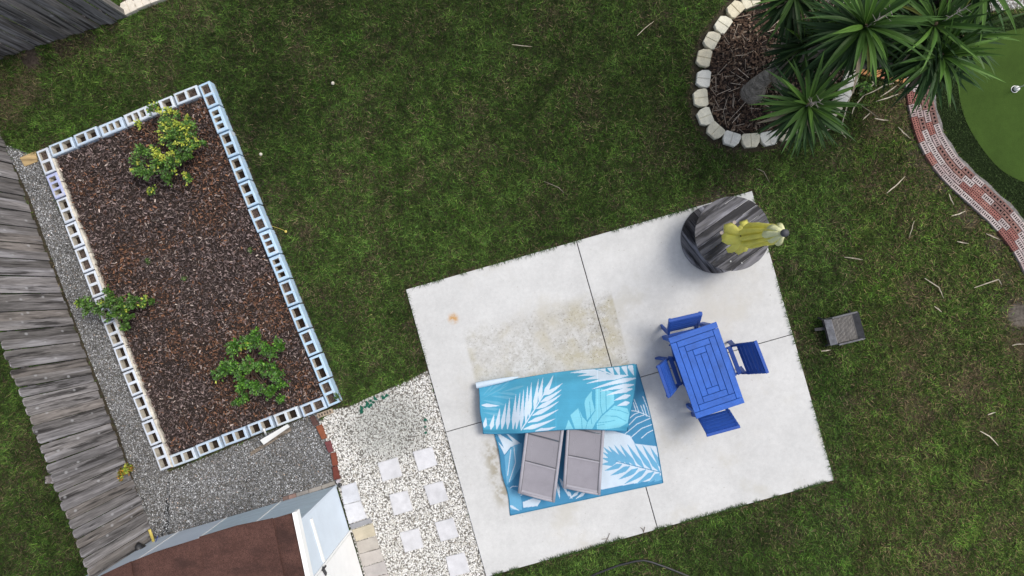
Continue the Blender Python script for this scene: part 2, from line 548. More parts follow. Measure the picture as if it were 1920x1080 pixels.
MT['dry_leaf'] = M_('dry_leaf', src='obj', rough=0.85, spec=0.15, layers=((12, 0.75, 1.2),))
MT['yellow_pole'] = M_('yellow_pole', base=(0.62, 0.50, 0.12), rough=0.5, layers=((9, 0.8, 1.1),))
MT['blue_cord'] = M_('blue_cord', base=(0.02, 0.05, 0.30), rough=0.5)
MT['teal_scrap'] = M_('teal_scrap', base=(0.006, 0.10, 0.062), rough=0.7, layers=((30, 0.6, 1.4),))
MT['mushroom'] = M_('mushroom', base=(0.62, 0.58, 0.48), rough=0.8)

# ------------------------------------------------------------------ layout of the yard (photograph pixels -> ground)
BED_TOP = 0.19
bed_out = [P(67, 283, BED_TOP), P(391, 150, BED_TOP), P(637, 756, BED_TOP), P(301, 885, BED_TOP)]     # outer corners TL TR BR TL
PATIO_Z = 0.05
patio_px = [(761, 543), (1410, 358), (1564, 900), (912, 1082)]
fence_a, fence_b = P(-45, 128), P(330, 1115)              # base line of the long fence
fence2_a, fence2_b = P(236, 35), P(-170, 164)
patio = polyP(patio_px, PATIO_Z)
grey_gravel = polyP([(8, 270), (75, 296), (318, 884), (598, 772), (616, 830), (640, 912), (470, 965), (340, 1008), (288, 1120), (320, 1120), (278, 985), (225, 818), (139, 596), (55, 367)])
white_gravel = polyP([(626, 768), (655, 762), (745, 722), (803, 694), (912, 1080), (930, 1150), (704, 1150), (634, 912), (628, 870), (600, 790)])
shed_fp = polyP([(631, 909), (340, 1001), (200, 1045), (200, 1300), (740, 1300)])
path_px = [(1600, -70), (1650, -15), (1688, 40), (1707, 95), (1717, 150), (1725, 205), (1742, 262), (1777, 316), (1829, 366), (1881, 415), (1922, 470), (1950, 530)]
green_px = [(1925, 345), (1880, 322), (1845, 285), (1815, 238), (1800, 195), (1799, 160), (1815, 112), (1850, 75), (1900, 56), (1990, 48), (2200, 40), (2250, 420), (2010, 400)]
ring_px = [(1404, 4), (1376, 20), (1353, 49), (1332, 78), (1318, 111), (1317, 150), (1312, 186), (1320, 221), (1339, 247), (1369, 262), (1405, 265), (1440, 261), (1470, 252), (1503, 243), (1536, 229), (1560, 206), (1578, 180), (1590, 154), (1598, 130), (1600, 102), (1598, 74), (1592, 46), (1582, 18), (1570, -10), (1500, -60), (1430, -30)]
ring = polyP(ring_px)
path_line = polyP(path_px)
green = polyP(green_px)


def offset_line(pts, d):
    out = []
    for i, p in enumerate(pts):
        a = Vector(pts[max(i - 1, 0)]); b = Vector(pts[min(i + 1, len(pts) - 1)])
        t = (b - a).normalized()
        out.append((p[0] - t.y * d, p[1] + t.x * d))
    return out


def resample(pts, step, smooth=True):
    """Catmull-Rom resampling of an open polyline to equal arc-length"""
    P_ = [Vector(p) for p in pts]
    dense = []
    for i in range(len(P_) - 1):
        p0, p1, p2, p3 = P_[max(i - 1, 0)], P_[i], P_[i + 1], P_[min(i + 2, len(P_) - 1)]
        for k in range(20):
            t = k / 20
            dense.append(0.5 * ((2 * p1) + (p2 - p0) * t + (2 * p0 - 5 * p1 + 4 * p2 - p3) * t * t + (3 * p1 - p0 - 3 * p2 + p3) * t ** 3))
    dense.append(P_[-1])
    out = [dense[0]]; acc = 0.0
    for i in range(1, len(dense)):
        seg = dense[i] - dense[i - 1]; L = seg.length; pos = 0.0
        while acc + (L - pos) >= step:
            pos += step - acc; acc = 0.0
            out.append(dense[i - 1] + seg * (pos / L))
        acc += L - pos
    return [(p.x, p.y) for p in out]


path_dense = resample(path_line, 0.05)

# ------------------------------------------------------------------ ground sheet
spots = [  # px, py, radius px, strength, colour of the bare ground
    (60, 112, 34, .9, 'd'), (115, 88, 26, .8, 'd'), (165, 72, 20, .7, 'd'), (212, 46, 16, .7, 'd'), (50, 165, 40, .6, 't'), (15, 205, 34, .6, 't'), (5, 150, 30, .5, 't'),
    (92, 275, 26, .5, 'd'), (190, 235, 22, .35, 't'), (395, 40, 22, .4, 't'), (290, 20, 20, .4, 't'), (562, 95, 26, .45, 't'), (600, 130, 24, .3, 't'), (882, 205, 34, .35, 't'), (905, 285, 36, .4, 't'), (780, 340, 26, .4, 't'),
    (640, 330, 20, .35, 't'), (525, 360, 26, .45, 't'), (580, 440, 24, .35, 't'), (608, 668, 18, .7, 'd'), (596, 640, 14, .6, 'd'), (640, 712, 22, .3, 't'), (700, 690, 20, .3, 't'),
    (1742, 290, 40, .75, 's'), (1714, 250, 26, .6, 's'), (1762, 335, 34, .55, 's'), (1815, 405, 30, .7, 's'), (1865, 455, 26, .6, 's'), (1912, 590, 46, .85, 's'), (1905, 650, 40, .55, 't'), (1880, 520, 24, .5, 's'),
    (1700, 200, 46, .55, 't'), (1650, 235, 40, .5, 't'), (1690, 160, 26, .7, 'd'), (1725, 300, 26, .5, 't'), (1700, 345, 40, .3, 't'), (1640, 330, 36, .3, 't'),
    (1702, 695, 38, .55, 't'), (1722, 765, 40, .5, 't'), (1820, 720, 52, .55, 't'), (1850, 790, 40, .45, 't'), (1700, 545, 36, .4, 't'), (1662, 620, 30, .35, 'y'), (1690, 650, 50, .3, 'y'), (1845, 885, 30, .5, 't'), (1870, 990, 34, .45, 't'), (1790, 940, 30, .35, 't'),
    (1600, 760, 30, .3, 't'), (1580, 980, 40, .3, 'd'), (1480, 1000, 30, .35, 'd'), (1760, 1040, 40, .3, 'd'),
    (1345, 380, 30, .7, 's'), (1300, 392, 26, .6, 's'), (1250, 408, 26, .5, 'd'), (1385, 330, 24, .4, 't'), (1490, 500, 20, .4, 'd'), (1180, 430, 22, .4, 'd'), (1100, 452, 18, .4, 'd'), (1000, 480, 18, .35, 'd'), (770, 610, 12, .7, 'd'), (785, 660, 12, .7, 'd'), (640, 760, 26, .6, 'd'),
    (1290, 300, 30, .3, 't'), (1560, 290, 50, .3, 't'), (1870, 350, 14, .6, 's'), (60, 830, 30, .3, 't'), (40, 1040, 40, .3, 't'), (110, 1000, 20, .3, 't')]
SOIL = {'d': (0.060, 0.048, 0.040), 't': (0.135, 0.105, 0.068), 's': (0.125, 0.11, 0.095), 'y': (0.10, 0.10, 0.03)}
spw = []
for px, py, r, s, c in spots:
    p = P(px, py)
    spw.append((p.x, p.y, r / 120.0, s, c))


def bare(x, y):
    """bareness 0..1 and its soil colour"""
    b = np.zeros(len(x)); col = np.tile(np.array((0.05, 0.043, 0.030)), (len(x), 1))
    wob = 0.75 + 0.6 * fbm(x, y, 0.5, 91, 3)
    for sx, sy, r, s, c in spw:
        d = np.hypot(x - sx, y - sy) / (r * 1.25 * wob)
        k = s * (1 - sstep(0.25, 1.0, d))
        k = np.minimum(k, 0.97)
        col = col * (1 - k[:, None]) + np.array(SOIL[c]) * k[:, None]
        b = np.maximum(b, k)
    return b, col


gx = np.concatenate([[-60, -25, -14], np.arange(-10, 9.01, 0.09), [13, 25, 60]])
gy = np.concatenate([[-60, -25, -10], np.arange(-6.2, 6.21, 0.09), [10, 25, 60]])
GX, GY = np.meshgrid(gx, gy)
fx, fy = GX.ravel(), GY.ravel()
bb, bc = bare(fx, fy)
nx_, ny_ = len(gx), len(gy)
idx = np.arange(nx_ * ny_).reshape(ny_, nx_)
gf = np.stack([idx[:-1, :-1].ravel(), idx[:-1, 1:].ravel(), idx[1:, 1:].ravel(), idx[1:, :-1].ravel()], 1)
bc = bc * (0.75 + 0.5 * fbm(fx, fy, 0.8, 5))[:, None]
far = (np.abs(fx) > 10.5) | (np.abs(fy) > 6.5)
bc[far] = (0.035, 0.055, 0.018)
np_obj('ground', np.stack([fx, fy, np.zeros(len(fx))], 1), gf, MT['ground'], bc, kind='structure')


def flat(name, poly, z, material, kind='structure', thick=0.0):
    b = MB()
    if thick:
        b.prism(poly, z - thick, z)
    else:
        n = len(poly)
        area = sum(poly[i][0] * poly[(i + 1) % n][1] - poly[(i + 1) % n][0] * poly[i][1] for i in range(n))
        if area < 0:
            poly = list(reversed(poly))
        b.add([(x, y, z) for x, y in poly], [tuple(range(n))])
    o = b.build(name, material, origin=(0, 0, 0))
    o['kind'] = kind
    return o


flat('grey_gravel_bed', grey_gravel, 0.006, MT['gravel_under'])
flat('white_gravel_bed', white_gravel, 0.010, MT['white_under'])

# ------------------------------------------------------------------ patio
c00, c10, c11, c01 = [Vector((*p, 0)) for p in patio]
pat = thing('patio', (c00 + c11) / 2, None, None)
pat['kind'] = 'structure'


def bil(u, v):
    p = (c00 * (1 - u) + c10 * u) * (1 - v) + (c01 * (1 - u) + c11 * u) * v
    return (p.x, p.y)


# joints: across at v(left)=0.49, v(right)=0.502 ; along at u(top)=0.497, u(bottom)=0.498
g = 0.0011
for (u0, u1) in ((0, 0.4975 - g), (0.4975 + g, 1)):
    for (v0, v1) in ((0, 0.497 - g), (0.497 + g, 1)):
        b = MB()
        quad = [bil(u0, v0), bil(u1, v0), bil(u1, v1), bil(u0, v1)]
        b.prism(quad, -0.05, PATIO_Z, ch=0.006)
        b.build('concrete_panel', MT['concrete'], pat)
b = MB()
b.prism([bil(.01, .01), bil(.99, .01), bil(.99, .99), bil(.01, .99)], -0.05, 0.02)
b.build('joint_filler', MT['dark_soil'], pat)

# stains live in the concrete material: worn mildew rectangle left by the rug, and a rust mark
m = MT['concrete']
N_, L_ = m.node_tree.nodes, m.node_tree.links
bs = N_['Principled BSDF']
cur = bs.inputs['Base Color'].links[0].from_socket
geo = N_.new('ShaderNodeNewGeometry')


def plane_coord(origin, axis):
    """dot(position - origin, axis)"""
    sub = N_.new('ShaderNodeVectorMath'); sub.operation = 'SUBTRACT'; sub.inputs[1].default_value = tuple(origin)
    L_.new(geo.outputs['Position'], sub.inputs[0])
    d = N_.new('ShaderNodeVectorMath'); d.operation = 'DOT_PRODUCT'; d.inputs[1].default_value = tuple(axis)
    L_.new(sub.outputs[0], d.inputs[0])
    return d.outputs['Value']


def ramp(sock, a, b, lo=0.0, hi=1.0):
    mr = N_.new('ShaderNodeMapRange'); mr.interpolation_type = 'SMOOTHSTEP'
    mr.inputs['From Min'].default_value = a; mr.inputs['From Max'].default_value = b
    mr.inputs['To Min'].default_value = lo; mr.inputs['To Max'].default_value = hi
    L_.new(sock, mr.inputs['Value'])
    return mr.outputs[0]


def mth(op, a, b):
    n = N_.new('ShaderNodeMath'); n.operation = op
    for i, s in enumerate((a, b)):
        if isinstance(s, (int, float)):
            n.inputs[i].default_value = s
        else:
            L_.new(s, n.inputs[i])
    return n.outputs[0]


def noise(scale, detail=5, rough=0.6):
    n = N_.new('ShaderNodeTexNoise'); n.inputs['Scale'].default_value = scale; n.inputs['Detail'].default_value = detail
    n.inputs['Roughness'].default_value = rough
    L_.new(geo.outputs['Position'], n.inputs['Vector'])
    return n.outputs['Fac']


def over(cur, color, fac):
    mx = N_.new('ShaderNodeMix'); mx.data_type = 'RGBA'
    L_.new(cur, mx.inputs['A']); mx.inputs['B'].default_value = (*color, 1)
    L_.new(fac, mx.inputs['Factor'])
    return mx.outputs['Result']


o0 = P(865, 607, PATIO_Z); o1 = P(1143, 537, PATIO_Z); o2 = P(912, 800, PATIO_Z)
ax = (o1 - o0); LX = ax.length; ax.normalize()
ay = Vector((ax.y, -ax.x, 0)); LY = 1.75
su, svv = plane_coord(o0, ax), plane_coord(o0, ay)
mask = mth('MULTIPLY', mth('MULTIPLY', ramp(su, -0.04, 0.04), ramp(su, LX + 0.02, LX - 0.02)), mth('MULTIPLY', ramp(svv, -0.02, 0.30), ramp(svv, LY + 0.1, LY - 0.1)))
mask = mth('MULTIPLY', mask, ramp(su, 0.0, LX, 0.55, 1.0))
cur = over(cur, (0.33, 0.315, 0.275), mth('MULTIPLY', mask, ramp(noise(6, 9, 0.8), 0.38, 0.62, 0.12, 0.9)))
cur = over(cur, (0.39, 0.355, 0.24), mth('MULTIPLY', mask, ramp(noise(2.4), 0.46, 0.66, 0.0, 0.8)))
cur = over(cur, (0.66, 0.655, 0.66), mth('MULTIPLY', mask, ramp(noise(16, 8, 0.8), 0.53, 0.61, 0.0, 0.5)))
cur = over(cur, (0.20, 0.18, 0.14), mth('MULTIPLY', mask, ramp(noise(24, 8, 0.8), 0.54, 0.66, 0.0, 0.8)))
cur = over(cur, (0.05, 0.05, 0.04), mth('MULTIPLY', mask, ramp(noise(44, 2, 0.5), 0.655, 0.71, 0.0, 0.95)))
# a strip of mildew along the upper rug edge and the left rug edge
o3 = P(925, 830, PATIO_Z); o4 = P(960, 960, PATIO_Z)
a2 = (o4 - o3); L2 = a2.length; a2.normalize(); n2 = Vector((a2.y, -a2.x, 0))
s2, t2 = plane_coord(o3, a2), plane_coord(o3, n2)
m2 = mth('MULTIPLY', mth('MULTIPLY', ramp(s2, -0.15, 0.1), ramp(s2, L2, L2 - 0.3)), mth('MULTIPLY', ramp(t2, -0.16, -0.04), ramp(t2, 0.28, 0.10)))
m2b = mth('MULTIPLY', m2, ramp(noise(7), 0.45, 0.62, 0.15, 0.8))
cur = over(cur, (0.30, 0.27, 0.20), m2b)
rp = P(850, 597, PATIO_Z)
dv = N_.new('ShaderNodeVectorMath'); dv.operation = 'DISTANCE'; dv.inputs[1].default_value = tuple(rp)
L_.new(geo.outputs['Position'], dv.inputs[0])
cur = over(cur, (0.48, 0.27, 0.09), mth('MULTIPLY', ramp(dv.outputs['Value'], 0.12, 0.02), ramp(noise(14), 0.34, 0.54, 0.1, 0.95)))
cur = over(cur, (0.44, 0.43, 0.38), ramp(noise(1.1, 7, 0.6), 0.56, 0.70, 0.0, 0.35))
cur = over(cur, (0.30, 0.27, 0.23), ramp(noise(23, 2, 0.5), 0.70, 0.75, 0.0, 0.4))
cur = over(cur, (0.50, 0.475, 0.42), ramp(noise(0.55, 9, 0.7), 0.50, 0.66, 0.0, 0.45))
L_.new(cur, bs.inputs['Base Color'])

# ------------------------------------------------------------------ raised bed of concrete blocks
bed = thing('raised_garden_bed', (bed_out[0] + bed_out[2]) / 2 * 1.0, 'rectangular mulch bed edged with one course of pale blue hollow concrete blocks', 'garden bed')
bed.location.z = 0; WL[bed.name].z = 0
BL, BW, BH = 0.395, 0.19, BED_TOP
two = [(-0.163, -0.021, -0.062, 0.062), (0.021, 0.163, -0.062, 0.062)]
three = [(-0.150, -0.072, -0.055, 0.055), (-0.036, 0.036, -0.055, 0.055), (0.072, 0.150, -0.055, 0.055)]
bm_ = {}
for nm, hs in (('two', two), ('three', three)):
    for sd in ('plain', 'bare'):
        b = MB()
        b.holed(BL, BW, BH, hs, 0.115, ch=0.012 if sd == 'plain' else 0.007, sides=(1, 0, 0, 0) if sd == 'bare' else (0, 0, 0, 0))
        bm_[nm, sd] =  b.mesh('concrete_block', [MT['paint_block'], MT['bare_block'], MT['dark_soil']])
    b = MB(); b.holed(BL, BW, BH, hs, 0.055, ch=0.010); bm_[nm, 'full'] = b.mesh('concrete_block', [MT['paint_block'], MT['bare_block'], MT['block_fill']])
blockcols = [(0.49, 0.59, 0.70), (0.55, 0.63, 0.71), (0.46, 0.565, 0.69), (0.59, 0.65, 0.71)]


def side(a, b, n, skip, kinds, inward, cols, sd, jit=0.009):
    """blocks from a to b (outer corners), inward = unit vector to the inside"""
    d = (b - a); L = d.length; d.normalize()
    step = (L - 2 * skip) / n
    rz = math.atan2(d.y, d.x)
    for i in range(n):
        c = a + d * (skip + step * (i + 0.5)) + inward * (BW / 2)
        c = c + inward * random.uniform(-jit, jit) - WL[bed.name]
        k = kinds.get(i, 'two')
        o = put('concrete_block', bm_[k, 'full' if random.random() < 0.3 else sd], bed, Matrix.Translation((c.x, c.y, 0)) @ Matrix.Rotation(rz + random.uniform(-.02, .02), 4, 'Z'), cols(i))


TL, TR, BR, BLc = bed_out
ctr = (TL + TR + BR + BLc) / 4


def inw(a, b):
    d = (b - a).normalized(); n = Vector((-d.y, d.x, 0))
    return n if (ctr - a).dot(n) > 0 else -n


pick = lambda i: random.choice(blockcols)
side(TR, BR, 13, 0.0, {1: 'three', 6: 'three', 7: 'three'}, inw(TR, BR), lambda i: (lambda k_: (0.43 * k_, 0.59 * k_, 0.74 * k_))(random.uniform(0.94, 1.08)), 'plain')
# left column runs downwards in the photograph: its inner face is bare and rough
side(BLc, TL, 13, 0.0, {11: 'three'}, inw(BLc, TL), lambda i: (0.40, 0.44, 0.66) if i == 11 else (lambda k_: (0.575 * k_, 0.625 * k_, 0.70 * k_))(random.uniform(0.93, 1.07)), 'plain')
side(TL, TR, 6, BW + 0.004, {2: 'three', 3: 'three'}, inw(TL, TR), pick, 'plain')
side(BLc, BR, 6, BW + 0.004, {}, inw(BLc, BR), pick, 'plain')
# bare inner faces of the left column
d = (BLc - TL).normalized(); n_in = inw(TL, BLc)
b = MB()
Ls = (BLc - TL).length
k = 0
s0 = 0.2
while s0 < Ls - 0.2:
    l_ = 0.4
    a0 = TL + d * (s0 + 0.004) + n_in * (BW + 0.002)
    a1 = TL + d * (s0 + l_ - 0.004) + n_in * (BW + 0.002)
    w_ = 0.014
    pts = []
    nseg = 8
    top = []
    for q in range(nseg + 1):
        t = q / nseg
        p = a0.lerp(a1, t)
        off = 0.012 + random.uniform(0, 0.022)
        top.append((p, p + n_in * off))
    for q in range(nseg):
        (p0, r0), (p1, r1) = top[q], top[q + 1]
        z0 = BED_TOP - 0.006
        b.add([(p0.x, p0.y, z0), (r0.x, r0.y, z0 - 0.02), (r1.x, r1.y, z0 - 0.02), (p1.x, p1.y, z0), (r0.x, r0.y, 0.03), (r1.x, r1.y, 0.03)], [(0, 1, 2, 3), (1, 4, 5, 2)])
    s0 += 0.403
b.build('rough_face', MT['bare_block'], bed)

bed_in = [TL.lerp(ctr, 0.07), TR.lerp(ctr, 0.07), BR.lerp(ctr, 0.07), BLc.lerp(ctr, 0.07)]


def inset(a, b, c):
    """corner b moved inwards by the block width along both sides"""
    u = (a - b).normalized(); v = (c - b).normalized()
    return b + (u + v) * (BW + 0.001)


bed_in = [inset(BLc, TL, TR), inset(TL, TR, BR), inset(TR, BR, BLc), inset(BR, BLc, TL)]
mulch_poly = [(p.x, p.y) for p in bed_in]
flat('mulch_bed', mulch_poly, 0.10, MT['mulch_under'], thick=0.09)


def chips(name, poly, z, n, size, col_fn, seed, tilt=0.5, zj=0.012, thick=0.25, parent=None, extra=None, wr=(0.22, 0.6), wmin=None):
    """bark chips: n tilted little boards as one object"""
    r = np.random.default_rng(seed)
    pa = np.array(poly)
    lo, hi = pa.min(0), pa.max(0)
    need = int(n * np.prod(hi - lo) / max(1e-6, abs(0.5 * sum(pa[i][0] * pa[(i + 1) % len(pa)][1] - pa[(i + 1) % len(pa)][0] * pa[i][1] for i in range(len(pa))))) * 1.0)
    x = r.uniform(lo[0], hi[0], need); y = r.uniform(lo[1], hi[1], need)
    k = inside(poly, x, y)
    if extra is not None:
        k &= extra(x, y, r)
    x, y = x[k], y[k]
    n = len(x)
    L = size[0] + (size[1] - size[0]) * r.random(n) ** 1.8
    W = np.maximum(L * r.uniform(wr[0], wr[1], n), size[0] * 0.4 if wmin is None else wmin)
    T = W * thick
    an = r.uniform(0, math.pi * 2, n); tl = r.normal(0, tilt, n); tr = r.normal(0, tilt * 0.7, n)
    u = np.stack([np.cos(an) * np.cos(tl), np.sin(an) * np.cos(tl), np.sin(tl)], 1)
    w = np.stack([-np.sin(an), np.cos(an), np.zeros(n)], 1)
    nn = np.cross(u, w)
    w = w * np.cos(tr)[:, None] + nn * np.sin(tr)[:, None]
    nn = np.cross(u, w)
    c = np.stack([x, y, z + r.uniform(0, zj, n) + np.abs(np.sin(tl)) * L * 0.35], 1)
    V = []
    tp = r.uniform(0.5, 1.0, n)[:, None]
    for sz in (-1, 1):
        for a, bq in ((-1, -1), (1, -1), (1, 1), (-1, 1)):
            ww = W[:, None] * (tp if a > 0 else 1.0)
            V.append(c + u * (a * L[:, None] / 2) + w * (bq * ww / 2) + nn * (sz * T[:, None] / 2))
    V = np.stack(V, 1).reshape(-1, 3)
    q = np.array([(4, 5, 6, 7), (0, 1, 5, 4), (1, 2, 6, 5), (2, 3, 7, 6), (3, 0, 4, 7)])
    Fc = (np.arange(n)[:, None, None] * 8 + q[None]).reshape(-1, 4)
    cols = np.repeat(col_fn(x, y, r), 8, 0)
    return np_obj(name, V, Fc, MT['scatter'], cols, parent=parent, kind='stuff')


def mulch_cols(x, y, r):
    n = len(x)
    red = sstep(0.50, 0.66, fbm(x, y, 0.9, 21))
    for px, py, rr in ((375, 330, 70), (410, 360, 50), (290, 560, 60), (570, 720, 60), (420, 780, 50), (240, 480, 45)):
        p = P(px, py, 0.1)
        red = np.maximum(red, 0.9 * (1 - sstep(0.3, 1.0, np.hypot(x - p.x, y - p.y) / (rr / 120))))
    dk = np.array((1.85, 1.70, 1.62)) * np.array([(0.076, 0.062, 0.061), (0.048, 0.037, 0.036), (0.125, 0.104, 0.102), (0.034, 0.029, 0.030)])[r.integers(0, 4, n)]
    rd = 1.45 * np.array([(0.115, 0.058, 0.036), (0.080, 0.042, 0.030), (0.15, 0.075, 0.042), (0.075, 0.048, 0.036)])[r.integers(0, 4, n)]
    pickr = r.random(n) < 0.09 + 0.62 * red
    c = np.where(pickr[:, None], rd, dk)
    lt = r.random(n) < 0.07
    c[lt] = np.array((0.30, 0.245, 0.215)) * r.uniform(0.5, 1.5, (lt.sum(), 1))
    return c * r.uniform(0.45, 1.6, (n, 1))


chips('mulch', mulch_poly, 0.100, 34000, (0.011, 0.056), mulch_cols, 3, zj=0.045, tilt=0.6, wr=(0.16, 0.5))

# ------------------------------------------------------------------ gravel
ICO_V = None


def stones(name, poly, z, dens, smin, smax, col_fn, seed, parent=None, octa=False, extra=None):
    r = np.random.default_rng(seed)
    pa = np.array(poly); lo, hi = pa.min(0), pa.max(0)
    need = int(dens * np.prod(hi - lo))
    x = r.uniform(lo[0], hi[0], need); y = r.uniform(lo[1], hi[1], need)
    k = inside(poly, x, y)
    if extra is not None:
        k &= extra(x, y, r)
    x, y = x[k], y[k]; n = len(x)
    if octa:
        bv = np.array([(1, 0, 0), (0, 1, 0), (-1, 0, 0), (0, -1, 0), (0, 0, 1)], float)
        bf = np.array([(0, 1, 4), (1, 2, 4), (2, 3, 4), (3, 0, 4)])
    else:
        bv = np.array([(math.cos(a), math.sin(a), -0.1) for a in np.arange(6) * math.pi / 3] + [(0.62 * math.cos(a + .5), 0.62 * math.sin(a + .5), 0.75) for a in np.arange(6) * math.pi / 3] + [(0, 0, 0.95)])
        bf = []
        for i in range(6):
            j = (i + 1) % 6
            bf += [(i, j, 6 + i), (j, 6 + j, 6 + i), (6 + i, 6 + j, 12)]
        bf = np.array(bf)
    nv = len(bv)
    s = smin + (smax - smin) * r.random(n) ** 1.5
    an = r.uniform(0, 6.283, n)
    B = bv[None] * r.uniform(0.75, 1.2, (n, nv, 1))
    B = B * np.stack([s, s * r.uniform(0.6, 0.95, n), s * r.uniform(0.5, 0.9, n)], 1)[:, None, :]
    tx = r.normal(0, 0.25, (n, 2))
    B[:, :, 2] += B[:, :, 0] * tx[:, :1] + B[:, :, 1] * tx[:, 1:]
    ca, sa = np.cos(an)[:, None], np.sin(an)[:, None]
    X = B[:, :, 0] * ca - B[:, :, 1] * sa + x[:, None]
    Y = B[:, :, 0] * sa + B[:, :, 1] * ca + y[:, None]
    Z = B[:, :, 2] + z + r.uniform(0, smin, n)[:, None]
    V = np.stack([X, Y, Z], 2).reshape(-1, 3)
    Fc = (np.arange(n)[:, None, None] * nv + bf[None]).reshape(-1, 3)
    return np_obj(name, V, Fc, MT['scatter'], np.repeat(col_fn(x, y, r), nv, 0), parent=parent, kind='stuff')


def white_cols(x, y, r):
    n = len(x)
    base = np.array([(0.74, 0.73, 0.70), (0.68, 0.665, 0.625), (0.80, 0.79, 0.77), (0.55, 0.53, 0.48), (0.36, 0.33, 0.28)])[r.choice(5, n, p=[.32, .25, .22, .13, .08])]
    p = P(728, 800)
    k = 0.9 * (1 - sstep(0.35, 1.05, np.hypot((x - p.x) / 0.82, (y - p.y) / 0.72)))
    grey = np.array((0.50, 0.505, 0.475)) * r.uniform(0.72, 1.18, (n, 1))
    c = base * (1 - k[:, None]) + grey * k[:, None]
    return c * r.uniform(0.85, 1.1, (n, 1))


def near_lawn(x, y, r):
    a, b_ = P2(640, 760), P2(803, 694)
    d = dist_seg(x, y, a, b_)
    return r.random(len(x)) < 0.35 + 0.65 * sstep(0.0, 0.16, d)


stones('white_gravel', white_gravel, 0.012, 3900, 0.008, 0.0175, white_cols, 17, extra=near_lawn)


def grey_cols(x, y, r):
    n = len(x)
    v = r.choice([0.045, 0.12, 0.20, 0.31, 0.50, 0.72], n, p=[.17, .22, .24, .20, .12, .05])
    v = v * (0.75 + 0.5 * fbm(x, y, 0.6, 44))
    c = np.stack([v * 0.98, v * 1.0, v * 1.03], 1)
    br = r.random(n) < 0.02
    c[br] = c[br] * np.array((1.1, 0.8, 0.6))
    return c


stones('grey_gravel', grey_gravel, 0.008, 6000, 0.0065, 0.0145, grey_cols, 18, octa=True)

# ------------------------------------------------------------------ stone ring bed with yucca
ring_in = [tuple(Vector(p).lerp(Vector(P2(1450, 110)), 0.10)) for p in ring]
flat('yucca_bed_soil', ring, 0.012, MT['mulch_under'])


def yb_cols(x, y, r):
    n = len(x)
    c = np.array([(0.13, 0.085, 0.058), (0.09, 0.055, 0.038), (0.17, 0.11, 0.075), (0.055, 0.038, 0.03), (0.26, 0.20, 0.145)])[r.choice(5, n, p=[.3, .28, .2, .16, .06])]
    return c * r.uniform(0.6, 1.3, (n, 1))


chips('yucca_bed_mulch', ring_in, 0.02, 6500, (0.014, 0.07), yb_cols, 9, zj=0.02)


def straw_cols(x, y, r):
    return np.array((0.40, 0.33, 0.26)) * r.uniform(0.55, 1.25, (len(x), 1))


chips('yucca_bed_straw', ring_in, 0.045, 260, (0.06, 0.24), straw_cols, 12, tilt=0.14, thick=0.3, zj=0.02, wr=(0.03, 0.055), wmin=0.004)

edging = thing('stone_edging', P(1452, 130), 'curved ring of cream trapezoid edging stones around the yucca bed', 'edging')


def stone_mesh():
    b = MB()
    L, Wd, H = 0.27, 0.205, 0.10
    for s in (-1, 1):
        g_ = 0.004 * s
        poly = [(g_, -Wd / 2), (s * L * 0.40, -Wd / 2), (s * L * 0.5, -Wd * 0.30), (s * L * 0.46, Wd * 0.18), (s * L * 0.30, Wd / 2), (g_, Wd / 2)]
        b.prism(poly, 0, H, ch=0.007)
    b.box((0, 0, 0.045), (0.02, Wd * 0.96, 0.085))
    return b.mesh('edging_stone', MT['stone'])


st_me = stone_mesh()
ring_c = Vector((*P2(1450, 110), 0))
STC = [(0.72, 0.69, 0.56), (0.69, 0.645, 0.50), (0.74, 0.72, 0.64), (0.67, 0.61, 0.45)]
for i, (px, py) in enumerate(ring_px[:24]):
    a = Vector((*P2(*ring_px[i - 1]), 0)) if i else Vector((*P2(1440, -12), 0))
    c_ = Vector((*P2(*ring_px[(i + 1) % len(ring_px)]), 0))
    p = P(px, py)
    t = (c_ - a).normalized()
    rz = math.atan2(t.y, t.x)
    nrm = Vector((-t.y, t.x, 0))
    if nrm.dot(ring_c - p) > 0:      # the narrow side points outwards
        rz += math.pi
    l = p - WL[edging.name]
    sc_ = 1.0 + random.uniform(-.04, .04)
    put('edging_stone', st_me, edging, Matrix.Translation((l.x, l.y, -0.01)) @ Matrix.Rotation(rz + random.uniform(-.07, .07), 4, 'Z') @ Matrix.Diagonal((sc_, sc_, 1, 1)), random.choice(STC))

# the second, short edging by the far fence
edg2 = thing('stone_edging', P(262, 12), 'row of cream edging stones beside the dark corner fence', 'edging')
for px, py, a in ((246, 17, 25), (271, 5, 22), (297, -5, 20), (322, -16, 20)):
    l = P(px, py) - WL[edg2.name]
    put('edging_stone', st_me, edg2, Matrix.Translation((l.x, l.y, 0)) @ Matrix.Rotation(math.radians(a), 4, 'Z'), (0.68, 0.62, 0.52))
cm = polyP([(225, -40), (236, 32), (252, 14), (330, -30), (330, -60)])
flat('corner_bed_soil', cm, 0.012, MT['mulch_under'])
chips('corner_bed_mulch', cm, 0.02, 900, (0.014, 0.06), yb_cols, 19, zj=0.02)

# ------------------------------------------------------------------ fences
LONG_H = 1.56


def dog_ear(w, h, t):
    """one dog-eared picket: width along x, thickness along y, foot at 0"""
    e = 0.028
    prof = [(-w / 2, 0), (w / 2, 0), (w / 2, h - e * 1.3), (w / 2 - e, h), (-w / 2 + e, h), (-w / 2, h - e * 1.3)]
    b = MB()
    n = len(prof)
    vs = [(x, -t / 2, z) for x, z in prof] + [(x, t / 2, z) for x, z in prof]
    fs = [tuple(range(n)), tuple(range(2 * n - 1, n - 1, -1))] + [(i, n + i, n + (i + 1) % n, (i + 1) % n) for i in range(n)]
    b.add(vs, fs)
    return b.mesh('fence_board', MT['fence'])


